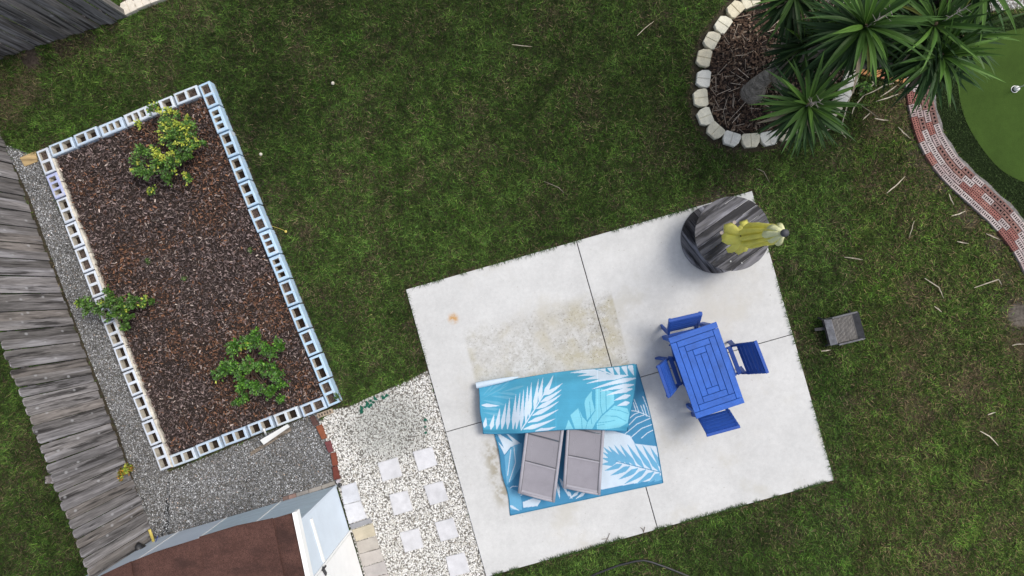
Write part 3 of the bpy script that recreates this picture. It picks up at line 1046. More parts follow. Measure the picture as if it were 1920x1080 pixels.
boards = [dog_ear(0.132, LONG_H + q, 0.018) for q in (0.0, 0.012, -0.010)]
FC = [(0.232, 0.217, 0.213), (0.195, 0.182, 0.178), (0.262, 0.248, 0.25), (0.176, 0.164, 0.158), (0.230, 0.206, 0.190)]


def fence(a, b_, label, dark=1.0, group=None, inner=None):
    d = (b_ - a); L = d.length; d.normalize()
    rz = math.atan2(d.y, d.x)
    f = thing('wooden_fence', a, label, 'fence')
    n = int(L / 0.139)
    for i in range(n):
        l = d * (0.07 + i * 0.139)
        nrm = Vector((-d.y, d.x, 0)) * ((0.011 if i % 2 else -0.009) + random.uniform(-.004, .004))
        u_ = random.uniform(0.80, 1.2); c = tuple(k * dark * u_ for k in random.choice(FC))
        put('fence_board', boards[random.randrange(3)], f, Matrix.Translation((l.x + nrm.x, l.y + nrm.y, 0.01)) @ Matrix.Rotation(rz + random.uniform(-.03, .03), 4, 'Z') @ Matrix.Rotation(random.uniform(-.008, .008), 4, 'Y'), c)
    nrm = Vector((-d.y, d.x, 0)) * inner
    for z in (0.3, 1.25):
        b = MB()
        b.bar(a + nrm * 0.05 + Vector((0, 0, z)), b_ + nrm * 0.05 + Vector((0, 0, z)), 0.045, 0.09)
        b.build('rail', MT['fence'], f, color=(0.14, 0.13, 0.125))
    return f, d, nrm


# rails stand on the far side of the long fence
f1, d1, n1 = fence(fence_a, fence_b, 'long weathered grey dog-eared board fence beside the gravel strip', inner=-1)
b = MB()
pp = P(93, 900, LONG_H - 0.02)
b.box((pp.x, pp.y, (LONG_H - 0.02) / 2), (0.13, 0.095, LONG_H - 0.02), None)
b.build('post', MT['fence'], f1, color=(0.17, 0.15, 0.14))
f2, d2, n2_ = fence(fence2_a, fence2_b, 'dark weathered board fence in the corner behind the lawn', dark=0.95, inner=-1)
b = MB()
pe = fence2_a + Vector((0.02, 0.055, 0))
b.box((pe.x, pe.y, LONG_H / 2), (0.04, 0.10, LONG_H), Matrix.Translation(pe) @ Matrix.Rotation(math.atan2(d2.y, d2.x), 4, 'Z') @ Matrix.Translation(-pe))
b.build('post', MT['fence'], f2, color=(0.20, 0.19, 0.175))

# ------------------------------------------------------------------ shed
K = P(631, 909)
e2 = (P(682, 1080) - K).normalized()
e1 = Vector((e2.y, -e2.x, 0))
if e1.x > 0: e1 = -e1
WH = 1.80
shed = thing('garden_shed', K, 'small pale blue garden shed with a brown felt roof and white door', 'shed')


def S(a, c, z=0.0):
    return K + e1 * a + e2 * c + Vector((0, 0, z))


def slab(name, a0, a1, c0, c1, z0, z1, material, parent=shed, color=None):
    b = MB()
    p = [S(a0, c0), S(a1, c0), S(a1, c1), S(a0, c1)]
    b.prism([(q.x, q.y) for q in p], z0, z1)
    return b.build(name, material, parent, color=color)


bx = [0.0] + [(P(x, y) - K).dot(e1) for x, y in ((528, 941), (428, 973), (338, 1002))] + [3.4]
for i in range(4):
    slab('wall_panel', bx[i] + (0.03 if i == 0 else 0.012), bx[i + 1] - 0.012, 0.0, 0.03, 0.04, WH, MT['siding_grey'] if i in (0, 1) else MT['siding_light'])
for i in (1, 2, 3):
    slab('batten', bx[i] - 0.011, bx[i] + 0.011, -0.008, 0.028, 0.03, WH, MT['white_paint'])
dc = (P(657, 997) - K).dot(e2)
slab('wall_panel', 0.0, 0.03, 0.032, dc - 0.035, 0.04, WH, MT['siding_light'])
slab('corner_trim', -0.006, 0.028, -0.006, 0.030, 0.02, WH, MT['siding_light'])
slab('trim_band', -0.022, -0.001, 0.10, dc - 0.05, 1.30, 1.345, MT['white_paint'])
slab('door_jamb', -0.016, 0.03, dc - 0.033, dc - 0.004, 0.03, WH, MT['white_paint'])
door = slab('door', -0.010, 0.03, dc + 0.006, dc + 1.0, 0.05, WH - 0.02, MT['white_paint'])
slab('wall_panel', 0.0, 0.03, dc + 1.03, 3.0, 0.04, WH, MT['siding_light'])
b = MB()
h0 = S(-0.02, dc - 0.02, 1.46); h1 = S(-0.02, dc + 0.10, 1.40)
b.bar(h0, h1, 0.02, 0.05); b.tube([S(-0.03, dc + 0.0, 1.36), S(-0.03, dc + 0.0, 1.50)], 0.014)
b.build('hinge', MT['black_metal'], door)
# roof: three lapped felt sheets on a low slope up from the back eave
rc = P(548, 963, WH + 0.08)
ra, rcc = (rc - K).dot(e1), (rc - K).dot(e2)
ev = [(P(x, y, WH + 0.06) - K) for x, y in ((548, 963), (509, 974), (440, 989), (373, 1009), (333, 1022), (290, 1035), (240, 1055), (185, 1081), (120, 1115))]
ev_a = [q.dot(e1) for q in ev]; ev_c = [q.dot(e2) for q in ev]
seams = [ra, (P(509, 974, WH + 0.09) - K).dot(e1), (P(373, 1010, WH + 0.09) - K).dot(e1), 2.25, 3.6]
roof = slab('roof', ra + 0.02, 3.4, rcc + 0.25, 3.0, WH - 0.02, WH + 0.0, MT['roofing'])
for i in range(4):
    b = MB()
    na, nc = 7, 9
    a0, a1 = seams[i], seams[i + 1] + 0.015
    vs, fs = [], []
    for ia in range(na):
        for ic in range(nc):
            ta, tc_ = ia / (na - 1), ic / (nc - 1)
            a_ = a0 + (a1 - a0) * ta
            ce = float(np.interp(a_, ev_a, ev_c)) - [0.0, 0.012, -0.008, 0.0][i]
            c_ = ce + (3.0 - ce) * tc_
            z = WH + 0.05 + 0.20 * (c_ - rcc) + 0.008 * math.sin(a_ * 7 + c_ * 3) + (0.022 if i % 2 else 0.0) + (-0.02 if ic == 0 else 0)
            vs.append(S(a_, c_, z))
    for ia in range(na - 1):
        for ic in range(nc - 1):
            q = ia * nc + ic
            fs.append((q, q + 1, q + nc + 1, q + nc))
    m_ = len(vs)
    vs2 = vs + [v - Vector((0, 0, 0.015)) for v in vs]
    edge = [ia * nc for ia in range(na)]
    fs += [(edge[k], edge[k + 1], m_ + edge[k + 1], m_ + edge[k]) for k in range(na - 1)]
    e0 = list(range(nc)); e9 = [(na - 1) * nc + k for k in range(nc)]
    fs += [(e0[k + 1], e0[k], m_ + e0[k], m_ + e0[k + 1]) for k in range(nc - 1)]
    fs += [(e9[k], e9[k + 1], m_ + e9[k + 1], m_ + e9[k]) for k in range(nc - 1)]
    b.add(vs2, fs)
    b.build('roof_sheet', MT['roofing'], roof, smooth=False)
b = MB()
vs = []
for c_, zz in ((rcc - 0.01, 0.0), (3.0, 0.20 * (3.0 - rcc))):
    for a_, dz in ((ra - 0.055, -0.09), (ra - 0.055, 0.03), (ra - 0.004, 0.045), (ra - 0.004, -0.09)):
        vs.append(S(a_, c_, WH + 0.045 + zz + dz))
b.add(vs, [(0, 1, 5, 4), (1, 2, 6, 5), (2, 3, 7, 6), (3, 0, 4, 7), (3, 2, 1, 0), (4, 5, 6, 7)])
b.build('fascia', MT['white_paint'], shed)

# pavers along the shed, each a loose slab in a row
pv = thing('paver_row', P(680, 985), 'row of mixed grey and tan paving slabs along the shed door side', 'pavers')


def zq(pts, s, ox, oy, z=0.0):
    return [P2(ox + x / s, oy + y / s, z) for x, y in pts]


for pts, c in (([(715, 75), (880, 25), (935, 230), (745, 280)], (0.53, 0.54, 0.57)),
               ([(745, 286), (935, 236), (1005, 430), (805, 498)], (0.56, 0.56, 0.58)),
               ([(810, 505), (1040, 430), (1065, 480), (830, 560)], (0.27, 0.27, 0.28)),
               ([(835, 566), (1070, 490), (1105, 628), (885, 692)], (0.46, 0.41, 0.31)),
               ([(885, 700), (1110, 636), (1145, 768), (915, 832)], (0.40, 0.37, 0.33)),
               ([(915, 838), (1150, 776), (1195, 906), (955, 974)], (0.42, 0.39, 0.36)),
               ([(960, 985), (1200, 915), (1240, 1050), (1010, 1110)], (0.40, 0.375, 0.36)),
               ([(1010, 1117), (1245, 1056), (1290, 1190), (1050, 1250)], (0.42, 0.39, 0.37))):
    b = MB(); b.prism(zq(pts, 6, 520, 900, 0.045), -0.01, 0.045 + random.uniform(-.006, .004), ch=0.006)
    b.build('paver', MT['paver'], pv, color=c)
pb = thing('paver_row', P(600, 920), 'row of narrow grey and reddish edging pavers behind the shed wall', 'pavers')
for pts, c in (([(495, 62), (640, 12), (652, 52), (502, 104)], (0.30, 0.28, 0.25)), ([(350, 107), (490, 65), (498, 106), (357, 150)], (0.33, 0.30, 0.27)),
               ([(207, 150), (344, 110), (352, 148), (215, 192)], (0.28, 0.26, 0.24)), ([(122, 175), (200, 154), (211, 194), (125, 222)], (0.30, 0.20, 0.17)), ([(55, 196), (116, 178), (120, 220), (62, 240)], (0.20, 0.14, 0.12))):
    b = MB(); b.prism(zq(pts, 6, 520, 900, 0.05), -0.01, 0.05, ch=0.005)
    b.build('paver', MT['paver'], pb, color=c)

# stepping stones in the white gravel
SS = [([(709, 869), (744, 858.5), (753, 892), (718, 902)], 'pale square stepping stone nearest the grey worn gravel, left of its pair'),
      ([(775, 848), (809.5, 839), (819, 871), (785.5, 883)], 'pale square stepping stone farthest from the shed, topmost beside the patio'),
      ([(730.5, 929), (763, 921), (773, 956), (739.5, 966)], 'pale square stepping stone level with the two grey slabs by the shed'),
      ([(795.5, 912), (829, 903), (840, 937), (807, 947)], 'pale square stepping stone second down the row beside the patio edge'),
      ([(750, 1000), (784, 991.5), (793, 1026), (760, 1035)], 'pale square stepping stone lowest in the row nearer the shed'),
      ([(816, 981), (849, 972), (859, 1006), (827, 1015)], 'pale square stepping stone third down the row beside the patio edge'),
      ([(836.5, 1045.5), (870, 1037), (880, 1072), (845, 1082)], 'pale square stepping stone lowest of all, cut by the bottom edge')]
for pts, lab in SS:
    tone_ = random.uniform(0.95, 1.05)
    mx_ = sum(p[0] for p in pts) / 4; my_ = sum(p[1] for p in pts) / 4
    pts = [(mx_ + (x - mx_) * 1.05, my_ + (y - my_) * 1.05) for x, y in pts]
    b = MB(); b.prism(polyP(pts, 0.04), 0.0, 0.04, ch=0.005)
    tag(b.build('stepping_stone', MT['paver'], color=tuple(k * tone_ for k in (0.585, 0.583, 0.60))), lab, 'stepping stone', 'stepping stones in the white gravel')

# bricks between the two gravels
bre = thing('brick_edging', P(622, 850), 'single line of red bricks between the grey and the white gravel', 'edging')
for pts, c in (([(808, 150), (862, 128), (925, 245), (860, 265)], (0.10, 0.058, 0.05)), ([(890, 268), (962, 242), (1026, 418), (968, 436)], (0.24, 0.085, 0.045)),
               ([(1000, 466), (1075, 450), (1110, 588), (1050, 602)], (0.17, 0.06, 0.062)), ([(1075, 606), (1142, 598), (1168, 758), (1103, 772)], (0.20, 0.062, 0.038)),
               ([(1100, 782), (1160, 770), (1196, 930), (1118, 946)], (0.15, 0.045, 0.034))):
    b = MB(); b.prism(zq(pts, 6.75, 460, 760, 0.055), -0.01, 0.055, ch=0.006)
    b.build('brick', MT['brick'], bre, color=c)


# cored bricks: three patterns share their mesh data
def brick_me(kind):
    b = MB()
    L, W, H = 0.190, 0.088, 0.06
    if kind == 'five':
        hs = [(x - 0.0085, x + 0.0085, -0.022, 0.022) for x in (-0.068, -0.034, 0, 0.034, 0.068)]
    elif kind == 'ten':
        hs = [(x - 0.009, x + 0.009, y - 0.010, y + 0.010) for x in (-0.068, -0.034, 0, 0.034, 0.068) for y in (-0.020, 0.020)]
    else:
        hs = [(x - 0.016, x + 0.016, -0.016, 0.016) for x in (-0.058, 0, 0.058)]
    b.holed(L, W, H, hs, 0.03, ch=0.004, mi_bot=2)
    return b.mesh('brick', [MT['brick'], MT['brick_hole'], MT['hole_fill'] if kind != 'five' else MT['brick_hole']])


BM = {k: brick_me(k) for k in ('five', 'ten', 'three')}
# odd one under the bed corner
q = P(611, 774)
co = put('cored_brick', BM['five'], None, Matrix.Translation((q.x, q.y, 0)) @ Matrix.Rotation(math.radians(20), 4, 'Z') @ Matrix.Diagonal((1.35, 0.85, 1, 1)), (0.40, 0.32, 0.24))
tag(co, 'tan slotted brick tucked under the lower corner of the block bed', 'brick')

# ------------------------------------------------------------------ brick path, putting green
bp = thing('brick_path', P(1760, 280), None, None)
bp['kind'] = 'structure'
rowcols = {'five': [(0.43, 0.36, 0.345), (0.39, 0.33, 0.32), (0.45, 0.39, 0.375), (0.37, 0.29, 0.28)], 'ten': [(0.29, 0.125, 0.105), (0.25, 0.11, 0.095), (0.32, 0.155, 0.13)], 'three': [(0.20, 0.11, 0.095), (0.225, 0.125, 0.105), (0.18, 0.105, 0.092)]}
rr_ = random.Random(3)
for row in range(4):
    off = (row - 1.5) * 0.096
    line = resample(offset_line(path_line, off), 0.002)
    step = 97
    i0 = [0, 40, 14, 62][row]
    while i0 + step < len(line):
        a, c_ = Vector((*line[i0], 0)), Vector((*line[i0 + step - 1], 0))
        mid = (a + c_) / 2 - WL[bp.name]
        t = c_ - a
        if row == 3:
            kd = rr_.choices(['three', 'five', 'ten'], [.70, .25, .05])[0]
        elif row == 2:
            kd = rr_.choices(['three', 'five', 'ten'], [.45, .42, .13])[0]
        else:
            kd = rr_.choices(['three', 'five', 'ten'], [.04, .62, .34])[0]
        col = rr_.choice(rowcols[kd])
        if line[i0][1] > P2(0, 128)[1] and line[i0][0] < P2(1712, 0)[0] and row < 4 and kd != 'five':
            col = (0.40, 0.16, 0.11)
        put('brick', BM[kd], bp, Matrix.Translation((mid.x, mid.y, rr_.uniform(0, .006))) @ Matrix.Rotation(math.atan2(t.y, t.x) + rr_.uniform(-.02, .02), 4, 'Z'), col)
        i0 += step + 2
# row of orange bricks under the yucca, running into the path
ob = thing('brick_edging', P(1660, 138), 'short row of orange bricks under the yucca leaves', 'edging')
solid = MB(); solid.box((0, 0, 0.03), (0.19, 0.088, 0.06), ch=0.005)
solid_me = solid.mesh('brick', MT['brick'])
for i in range(11):
    p = P(1618 + i * 8.8, 130 + i * 1.9) - WL[ob.name]
    put('brick', solid_me, ob, Matrix.Translation((p.x, p.y, 0)) @ Matrix.Rotation(math.radians(72 + random.uniform(-5, 5)), 4, 'Z'), random.choice([(0.50, 0.24, 0.10), (0.46, 0.20, 0.12), (0.52, 0.30, 0.14)]))
# concrete haunch along the green side of the path
inner = offset_line(path_dense, 1.5 * 0.0925 + 0.05)
outer = offset_line(path_dense, 1.5 * 0.0925 + 0.05 + 0.055)
b = MB()
vs = []
for k, ((x0, y0), (x1, y1)) in enumerate(zip(inner, outer)):
    w = 0.03 + 0.02 * math.sin(k * 0.7) + random.uniform(0, .012)
    dd = Vector((x1 - x0, y1 - y0)).normalized() * (0.035 + w * 0.5)
    vs += [(x0, y0, 0.05), (x0 + dd.x, y0 + dd.y, 0.03), (x0 + dd.x * 1.3, y0 + dd.y * 1.3, -0.01)]
fs = []
for k in range(len(inner) - 1):
    for j in range(2):
        fs.append((k * 3 + j, k * 3 + 3 + j, k * 3 + 4 + j, k * 3 + 1 + j)[::-1])
b.add(vs, fs)
b.build('path_haunch', MT['edge_concrete'], bp)
fr_line = offset_line(path_dense, 0.23)
fringe_poly = [p for p in fr_line if p[1] < P2(0, 40)[1]] + polyP([(2250, 640), (2250, 20), (1840, 28), (1790, 40)])
flat('green_fringe', fringe_poly, 0.006, MT['fringe'])
gp = resample(green + [green[0]], 0.06)
flat('putting_green', gp, 0.016, MT['turf'])
wg2 = polyP([(1790, -60), (1835, 24), (1925, 16), (2200, 10), (2200, -80)])
flat('pale_gravel_bed', wg2, 0.010, MT['white_under'])
stones('pale_gravel', wg2, 0.012, 2200, 0.008, 0.019, white_cols, 23)

hole = thing('golf_hole', P(1901, 168), 'white golf hole cup with a thin flagstick on the putting green', 'golf hole')
c0 = WL[hole.name]
b = MB(); b.lathe([(0.051, 0.018), (0.055, 0.018), (0.055, 0.021), (0.051, 0.022), (0.050, 0.020), (0.012, 0.019)], 24, Matrix.Translation((c0.x, c0.y, 0)))
b.build('cup', MT['white_plastic'], hole, smooth=False)
b = MB(); b.lathe([(0.045, 0.0195), (0.045, 0.0205)], 20, Matrix.Translation((c0.x, c0.y, 0)))
b.build('cup_well', MT['dark_seam'], hole)
b = MB(); b.lathe([(0.001, 0.02), (0.034, 0.026), (0.043, 0.052), (0.036, 0.074), (0.020, 0.088), (0.004, 0.092)], 20, Matrix.Translation((c0.x + 0.008, c0.y, 0)))
b.build('cup_insert', MT['white_plastic'], hole, smooth=True)
b = MB(); b.tube([(c0.x, c0.y, 0.02), (c0.x, c0.y, 1.1)], 0.008)
b.build('flagstick', MT['white_plastic'], hole)

# ------------------------------------------------------------------ lawn (blades of grass)
X0, X1, Y0, Y1 = P2(-40, 0)[0], P2(1960, 0)[0], P2(0, 1125)[1], P2(0, -45)[1]
NB = 1750000
gxp = RNG.uniform(X0, X1, NB); gyp = RNG.uniform(Y0, Y1, NB)
NB2 = 520000                                  # thinner lawn round about
gx2 = RNG.uniform(X0 - 3.0, X1 + 2.5, NB2); gy2 = RNG.uniform(Y0 - 2.5, Y1 + 4.0, NB2)
k2 = (gx2 < X0) | (gx2 > X1) | (gy2 < Y0) | (gy2 > Y1)
gxp = np.concatenate([gxp, gx2[k2]]); gyp = np.concatenate([gyp, gy2[k2]]); NB = len(gxp)
bed_poly = [(p.x, p.y) for p in bed_out]
keep = np.ones(NB, bool)
for poly in (bed_poly, patio, grey_gravel, white_gravel, shed_fp, ring):
    keep &= ~inside(poly, gxp, gyp)
gxp, gyp = gxp[keep], gyp[keep]
dpath = dist_line(gxp, gyp, path_dense[::4])
in_fr = inside(fringe_poly, gxp, gyp)
in_gr = inside(gp[::3], gxp, gyp)
keep = (dpath > 0.20) & ~in_gr & ~inside(wg2, gxp, gyp) & ~inside(cm, gxp, gyp)
# strip between fence and gravel stays bare
gxp, gyp, in_fr, dpath = gxp[keep], gyp[keep], in_fr[keep], dpath[keep]
bare_, _ = bare(gxp, gyp)
dfen = np.minimum(dist_line(gxp, gyp, [(fence_a.x, fence_a.y), (fence_b.x, fence_b.y)]), 9)
onr = ((fence_b.x - fence_a.x) * (gyp - fence_a.y) - (fence_b.y - fence_a.y) * (gxp - fence_a.x)) > 0
bare_ = np.maximum(bare_, np.where((gyp < P2(0, 300)[1]), 0.93 * (1 - sstep(0.22, 0.34, dfen)), 0))
dring = dist_line(gxp, gyp, [P2(*q) for q in ring_px[:13]])
bare_ = np.maximum(bare_, 0.97 * (1 - sstep(0.14, 0.24, dring)))
dpat = dist_line(gxp, gyp, patio, True)
dbed = dist_line(gxp, gyp, bed_poly, True)
edge_n = fbm(gxp, gyp, 0.35, 66, 3)
bare_ = np.maximum(bare_, 0.75 * (1 - sstep(0.01, 0.05 + 0.08 * edge_n, dpat)))
bare_ = np.maximum(bare_, 0.9 * (1 - sstep(0.0, 0.03 + 0.16 * np.maximum(edge_n - 0.35, 0), dbed)))
thin = sstep(0.54, 0.72, fbm(gxp, gyp, 0.55, 31, 4)) * 0.45
right_side = sstep(P2(1480, 0)[0], P2(1800, 0)[0], gxp)
thin = np.maximum(thin, right_side * 0.25 * sstep(0.40, 0.65, fbm(gxp, gyp, 0.7, 35)))
keep = RNG.random(len(gxp)) > np.clip(np.where(bare_ > 0.8, bare_, bare_ * 0.62) + thin * 0.35, 0, 0.985)
gxp, gyp, in_fr, bare_, thin, right_side = gxp[keep], gyp[keep], in_fr[keep], bare_[keep], thin[keep], right_side[keep]
n = len(gxp)
tuft = fbm(gxp, gyp, 0.16, 77, 3)
tone = fbm(gxp, gyp, 1.6, 78, 3)
warm = fbm(gxp, gyp, 0.7, 79, 3)
fine = fbm(gxp, gyp, 0.05, 80, 2)
pal = np.array([(0.030, 0.064, 0.015), (0.040, 0.078, 0.016), (0.024, 0.053, 0.014), (0.056, 0.098, 0.022), (0.052, 0.078, 0.023)])
c = pal[RNG.choice(5, n, p=[.30, .26, .22, .11, .11])]
c = c * (0.46 + 0.98 * tone)[:, None] * (0.60 + 0.78 * tuft)[:, None] * (0.40 + 1.2 * fine)[:, None]
dp = P(830, 130)
mid_dark = 1 - sstep(0.35, 1.0, np.hypot((gxp - dp.x) / 4.6, (gyp - dp.y) / 3.1))
c = c * (1 - 0.26 * mid_dark)[:, None] * np.array((1.17, 1.09, 0.92))  # grass colour gets darker towards the upper middle of the lawn
tan = np.array((0.135, 0.108, 0.062))
pt = 0.035 + 0.17 * sstep(0.48, 0.74, warm) + 0.55 * bare_ + 0.38 * thin + 0.10 * right_side
istan = RNG.random(n) < pt
c[istan] = tan * RNG.uniform(0.30, 0.95, (istan.sum(), 1))
lush = sstep(0.60, 0.74, fbm(gxp, gyp, 0.45, 83, 3))
lk = RNG.random(n) < lush * 0.5
c[lk] = c[lk] * np.array((1.1, 1.3, 0.95))
# far left neighbour lawn is mown shorter
nb = ((gxp - fence_a.x) * d1.y - (gyp - fence_a.y) * d1.x) > 0
left_of = ((fence_b.x - fence_a.x) * (gyp - fence_a.y) - (fence_b.y - fence_a.y) * (gxp - fence_a.x)) < 0
c[in_fr] = np.array((0.015, 0.027, 0.008)) * RNG.uniform(0.5, 1.5, (in_fr.sum(), 1))
c = c * (1 + 0.20 * right_side)[:, None] * np.where(right_side[:, None] > 0.3, np.array((1.06, 1.0, 0.95)), 1.0)
bold = RNG.random(n) < 0.22
bt = RNG.uniform(0.8, 2.5, n) * (0.6 + 0.8 * tuft)
c[bold] = c[bold] * bt[bold][:, None]
c[~bold] = c[~bold] * RNG.uniform(0.35, 1.35, ((~bold).sum(), 1))
Lb = (0.030 + 0.045 * RNG.random(n) ** 1.5) * (0.75 + 0.5 * tuft)
Lb[bold] = Lb[bold] * 1.35
Lb[istan] *= 1.1
Lb[in_fr] *= 0.4
Wb = 0.0050 + 0.0040 * RNG.random(n)
Wb[bold] = Wb[bold] * 1.2
ang = RNG.uniform(0, 6.283, n) * 1.0
flow = fbm(gxp, gyp, 0.22, 85, 2) * 12.0
ang = np.where(RNG.random(n) < 0.5, flow + RNG.normal(0, 0.9, n), ang)
elev = np.clip(RNG.normal(0.60, 0.32, n), 0.08, 1.35)
elev[bold] = np.clip(elev[bold] - 0.15, 0.06, 1.2)
dx, dy, dz = np.cos(ang) * np.cos(elev), np.sin(ang) * np.cos(elev), np.sin(elev)
hz = 0.002 + 0.016 * RNG.random(n)
hz[bold] += 0.010
base = np.stack([gxp, gyp, hz], 1)
sidev = np.stack([-np.sin(ang), np.cos(ang), np.zeros(n)], 1) * (Wb / 2)[:, None]
tip = base + np.stack([dx, dy, dz], 1) * Lb[:, None]
V = np.stack([base - sidev, base + sidev, tip], 1).reshape(-1, 3)
Fg = np.arange(n * 3).reshape(-1, 3)
# longer blades leaning over the slab edges
ev_, et_, ec_ = [], [], []
for (pa_, pb_), dens_ in (((patio[0], patio[1]), 120), ((patio[1], patio[2]), 130), ((patio[2], patio[3]), 330), ((patio[3], patio[0]), 60)):
    A_, B_ = np.array(pa_), np.array(pb_)
    dv_ = B_ - A_; Ln = np.hypot(*dv_); dv_ = dv_ / Ln
    nv_ = np.array((-dv_[1], dv_[0]))
    pc_ = np.mean(np.array(patio), 0)
    if np.dot(pc_ - A_, nv_) < 0: nv_ = -nv_
    m_ = int(Ln * dens_)
    tpos = RNG.uniform(0, Ln, m_)
    cl = vnoise(tpos, tpos * 0, 0.13, 99) * 0.6 + vnoise(tpos, tpos * 0, 0.5, 98) * 0.4
    kk = cl > 0.40
    if dens_ == 60: kk &= tpos > Ln * 0.73
    tpos = tpos[kk]; m_ = len(tpos); cl = cl[kk]
    root = A_ + dv_ * tpos[:, None] - nv_ * RNG.uniform(0.0, 0.03, m_)[:, None]
    dirn = nv_ * RNG.uniform(0.5, 1.0, m_)[:, None] + dv_ * RNG.normal(0, 0.55, m_)[:, None]
    dirn /= np.linalg.norm(dirn, axis=1)[:, None]
    el_ = RNG.uniform(0.15, 0.7, m_); le_ = RNG.uniform(0.04, 0.085, m_) * (0.6 + cl)
    b3 = np.concatenate([root, np.full((m_, 1), 0.045)], 1)
    t3 = b3 + np.concatenate([dirn * np.cos(el_)[:, None], np.sin(el_)[:, None]], 1) * le_[:, None]
    s3 = np.stack([-dirn[:, 1], dirn[:, 0], np.zeros(m_)], 1) * 0.0038
    ev_.append(np.stack([b3 - s3, b3 + s3, t3], 1).reshape(-1, 3))
    ec_.append(np.repeat(pal[RNG.choice(5, m_)] * RNG.uniform(0.6, 1.5, (m_, 1)), 3, 0))
EV = np.concatenate(ev_)
V = np.concatenate([V, EV]); Fg = np.arange(len(V)).reshape(-1, 3)
c = np.concatenate([np.repeat(c, 3, 0), np.concatenate(ec_)])
np_obj('lawn_grass', V, Fg, MT['grass'], c, kind='stuff')
print('grass blades', n)

# ------------------------------------------------------------------ rug with palm print, folded over the loungers
S7 = lambda x, y: (880 + x / 7.2, 670 + y / 7.2)
S8 = lambda x, y: (1050 + x / 7.2, 670 + y / 7.2)
S2_ = lambda x, y: (860 + x / 3.376, 660 + y / 3.376)
S5 = lambda x, y: (900 + x / 5.333, 800 + y / 5.333)
TEAL, WHITE, PALE, CYAN = np.array(lin(74, 152, 182)), np.array(lin(190, 205, 218)), np.array(lin(100, 164, 190)), np.array(lin(120, 190, 208))
DEEP, DPALE = np.array(lin(68, 132, 170)), np.array(lin(100, 160, 194))


class Print:
    def __init__(s, x, y, base):
        s.x, s.y = x, y
        s.c = np.tile(base, (len(x), 1))

    def spin(s, a, b, w, col, bend=0.0):
        """leaflet: spindle from a to b, half width w"""
        ax_, ay_ = a; bx_, by_ = b
        dx, dy = bx_ - ax_, by_ - ay_
        L2 = dx * dx + dy * dy; L = math.sqrt(L2)
        t = ((s.x - ax_) * dx + (s.y - ay_) * dy) / L2
        d = ((s.x - ax_) * -dy + (s.y - ay_) * dx) / L - bend * L * np.sin(np.clip(t, 0, 1) * math.pi)
        h = w * 0.86 * np.clip(t * 3.2 + 0.16, 0, 1) * np.clip(1.45 * (1 - t), 0, 1) ** 0.85
        k = (t > 0) & (t < 1) & (np.abs(d) < h)
        s.c[k] = col

    def line(s, pts, w, col):
        for p, q in zip(pts[:-1], pts[1:]):
            k = dist_seg(s.x, s.y, p, q) < w
            s.c[k] = col

    def poly(s, pts, col):
        s.c[inside(pts, s.x, s.y)] = col


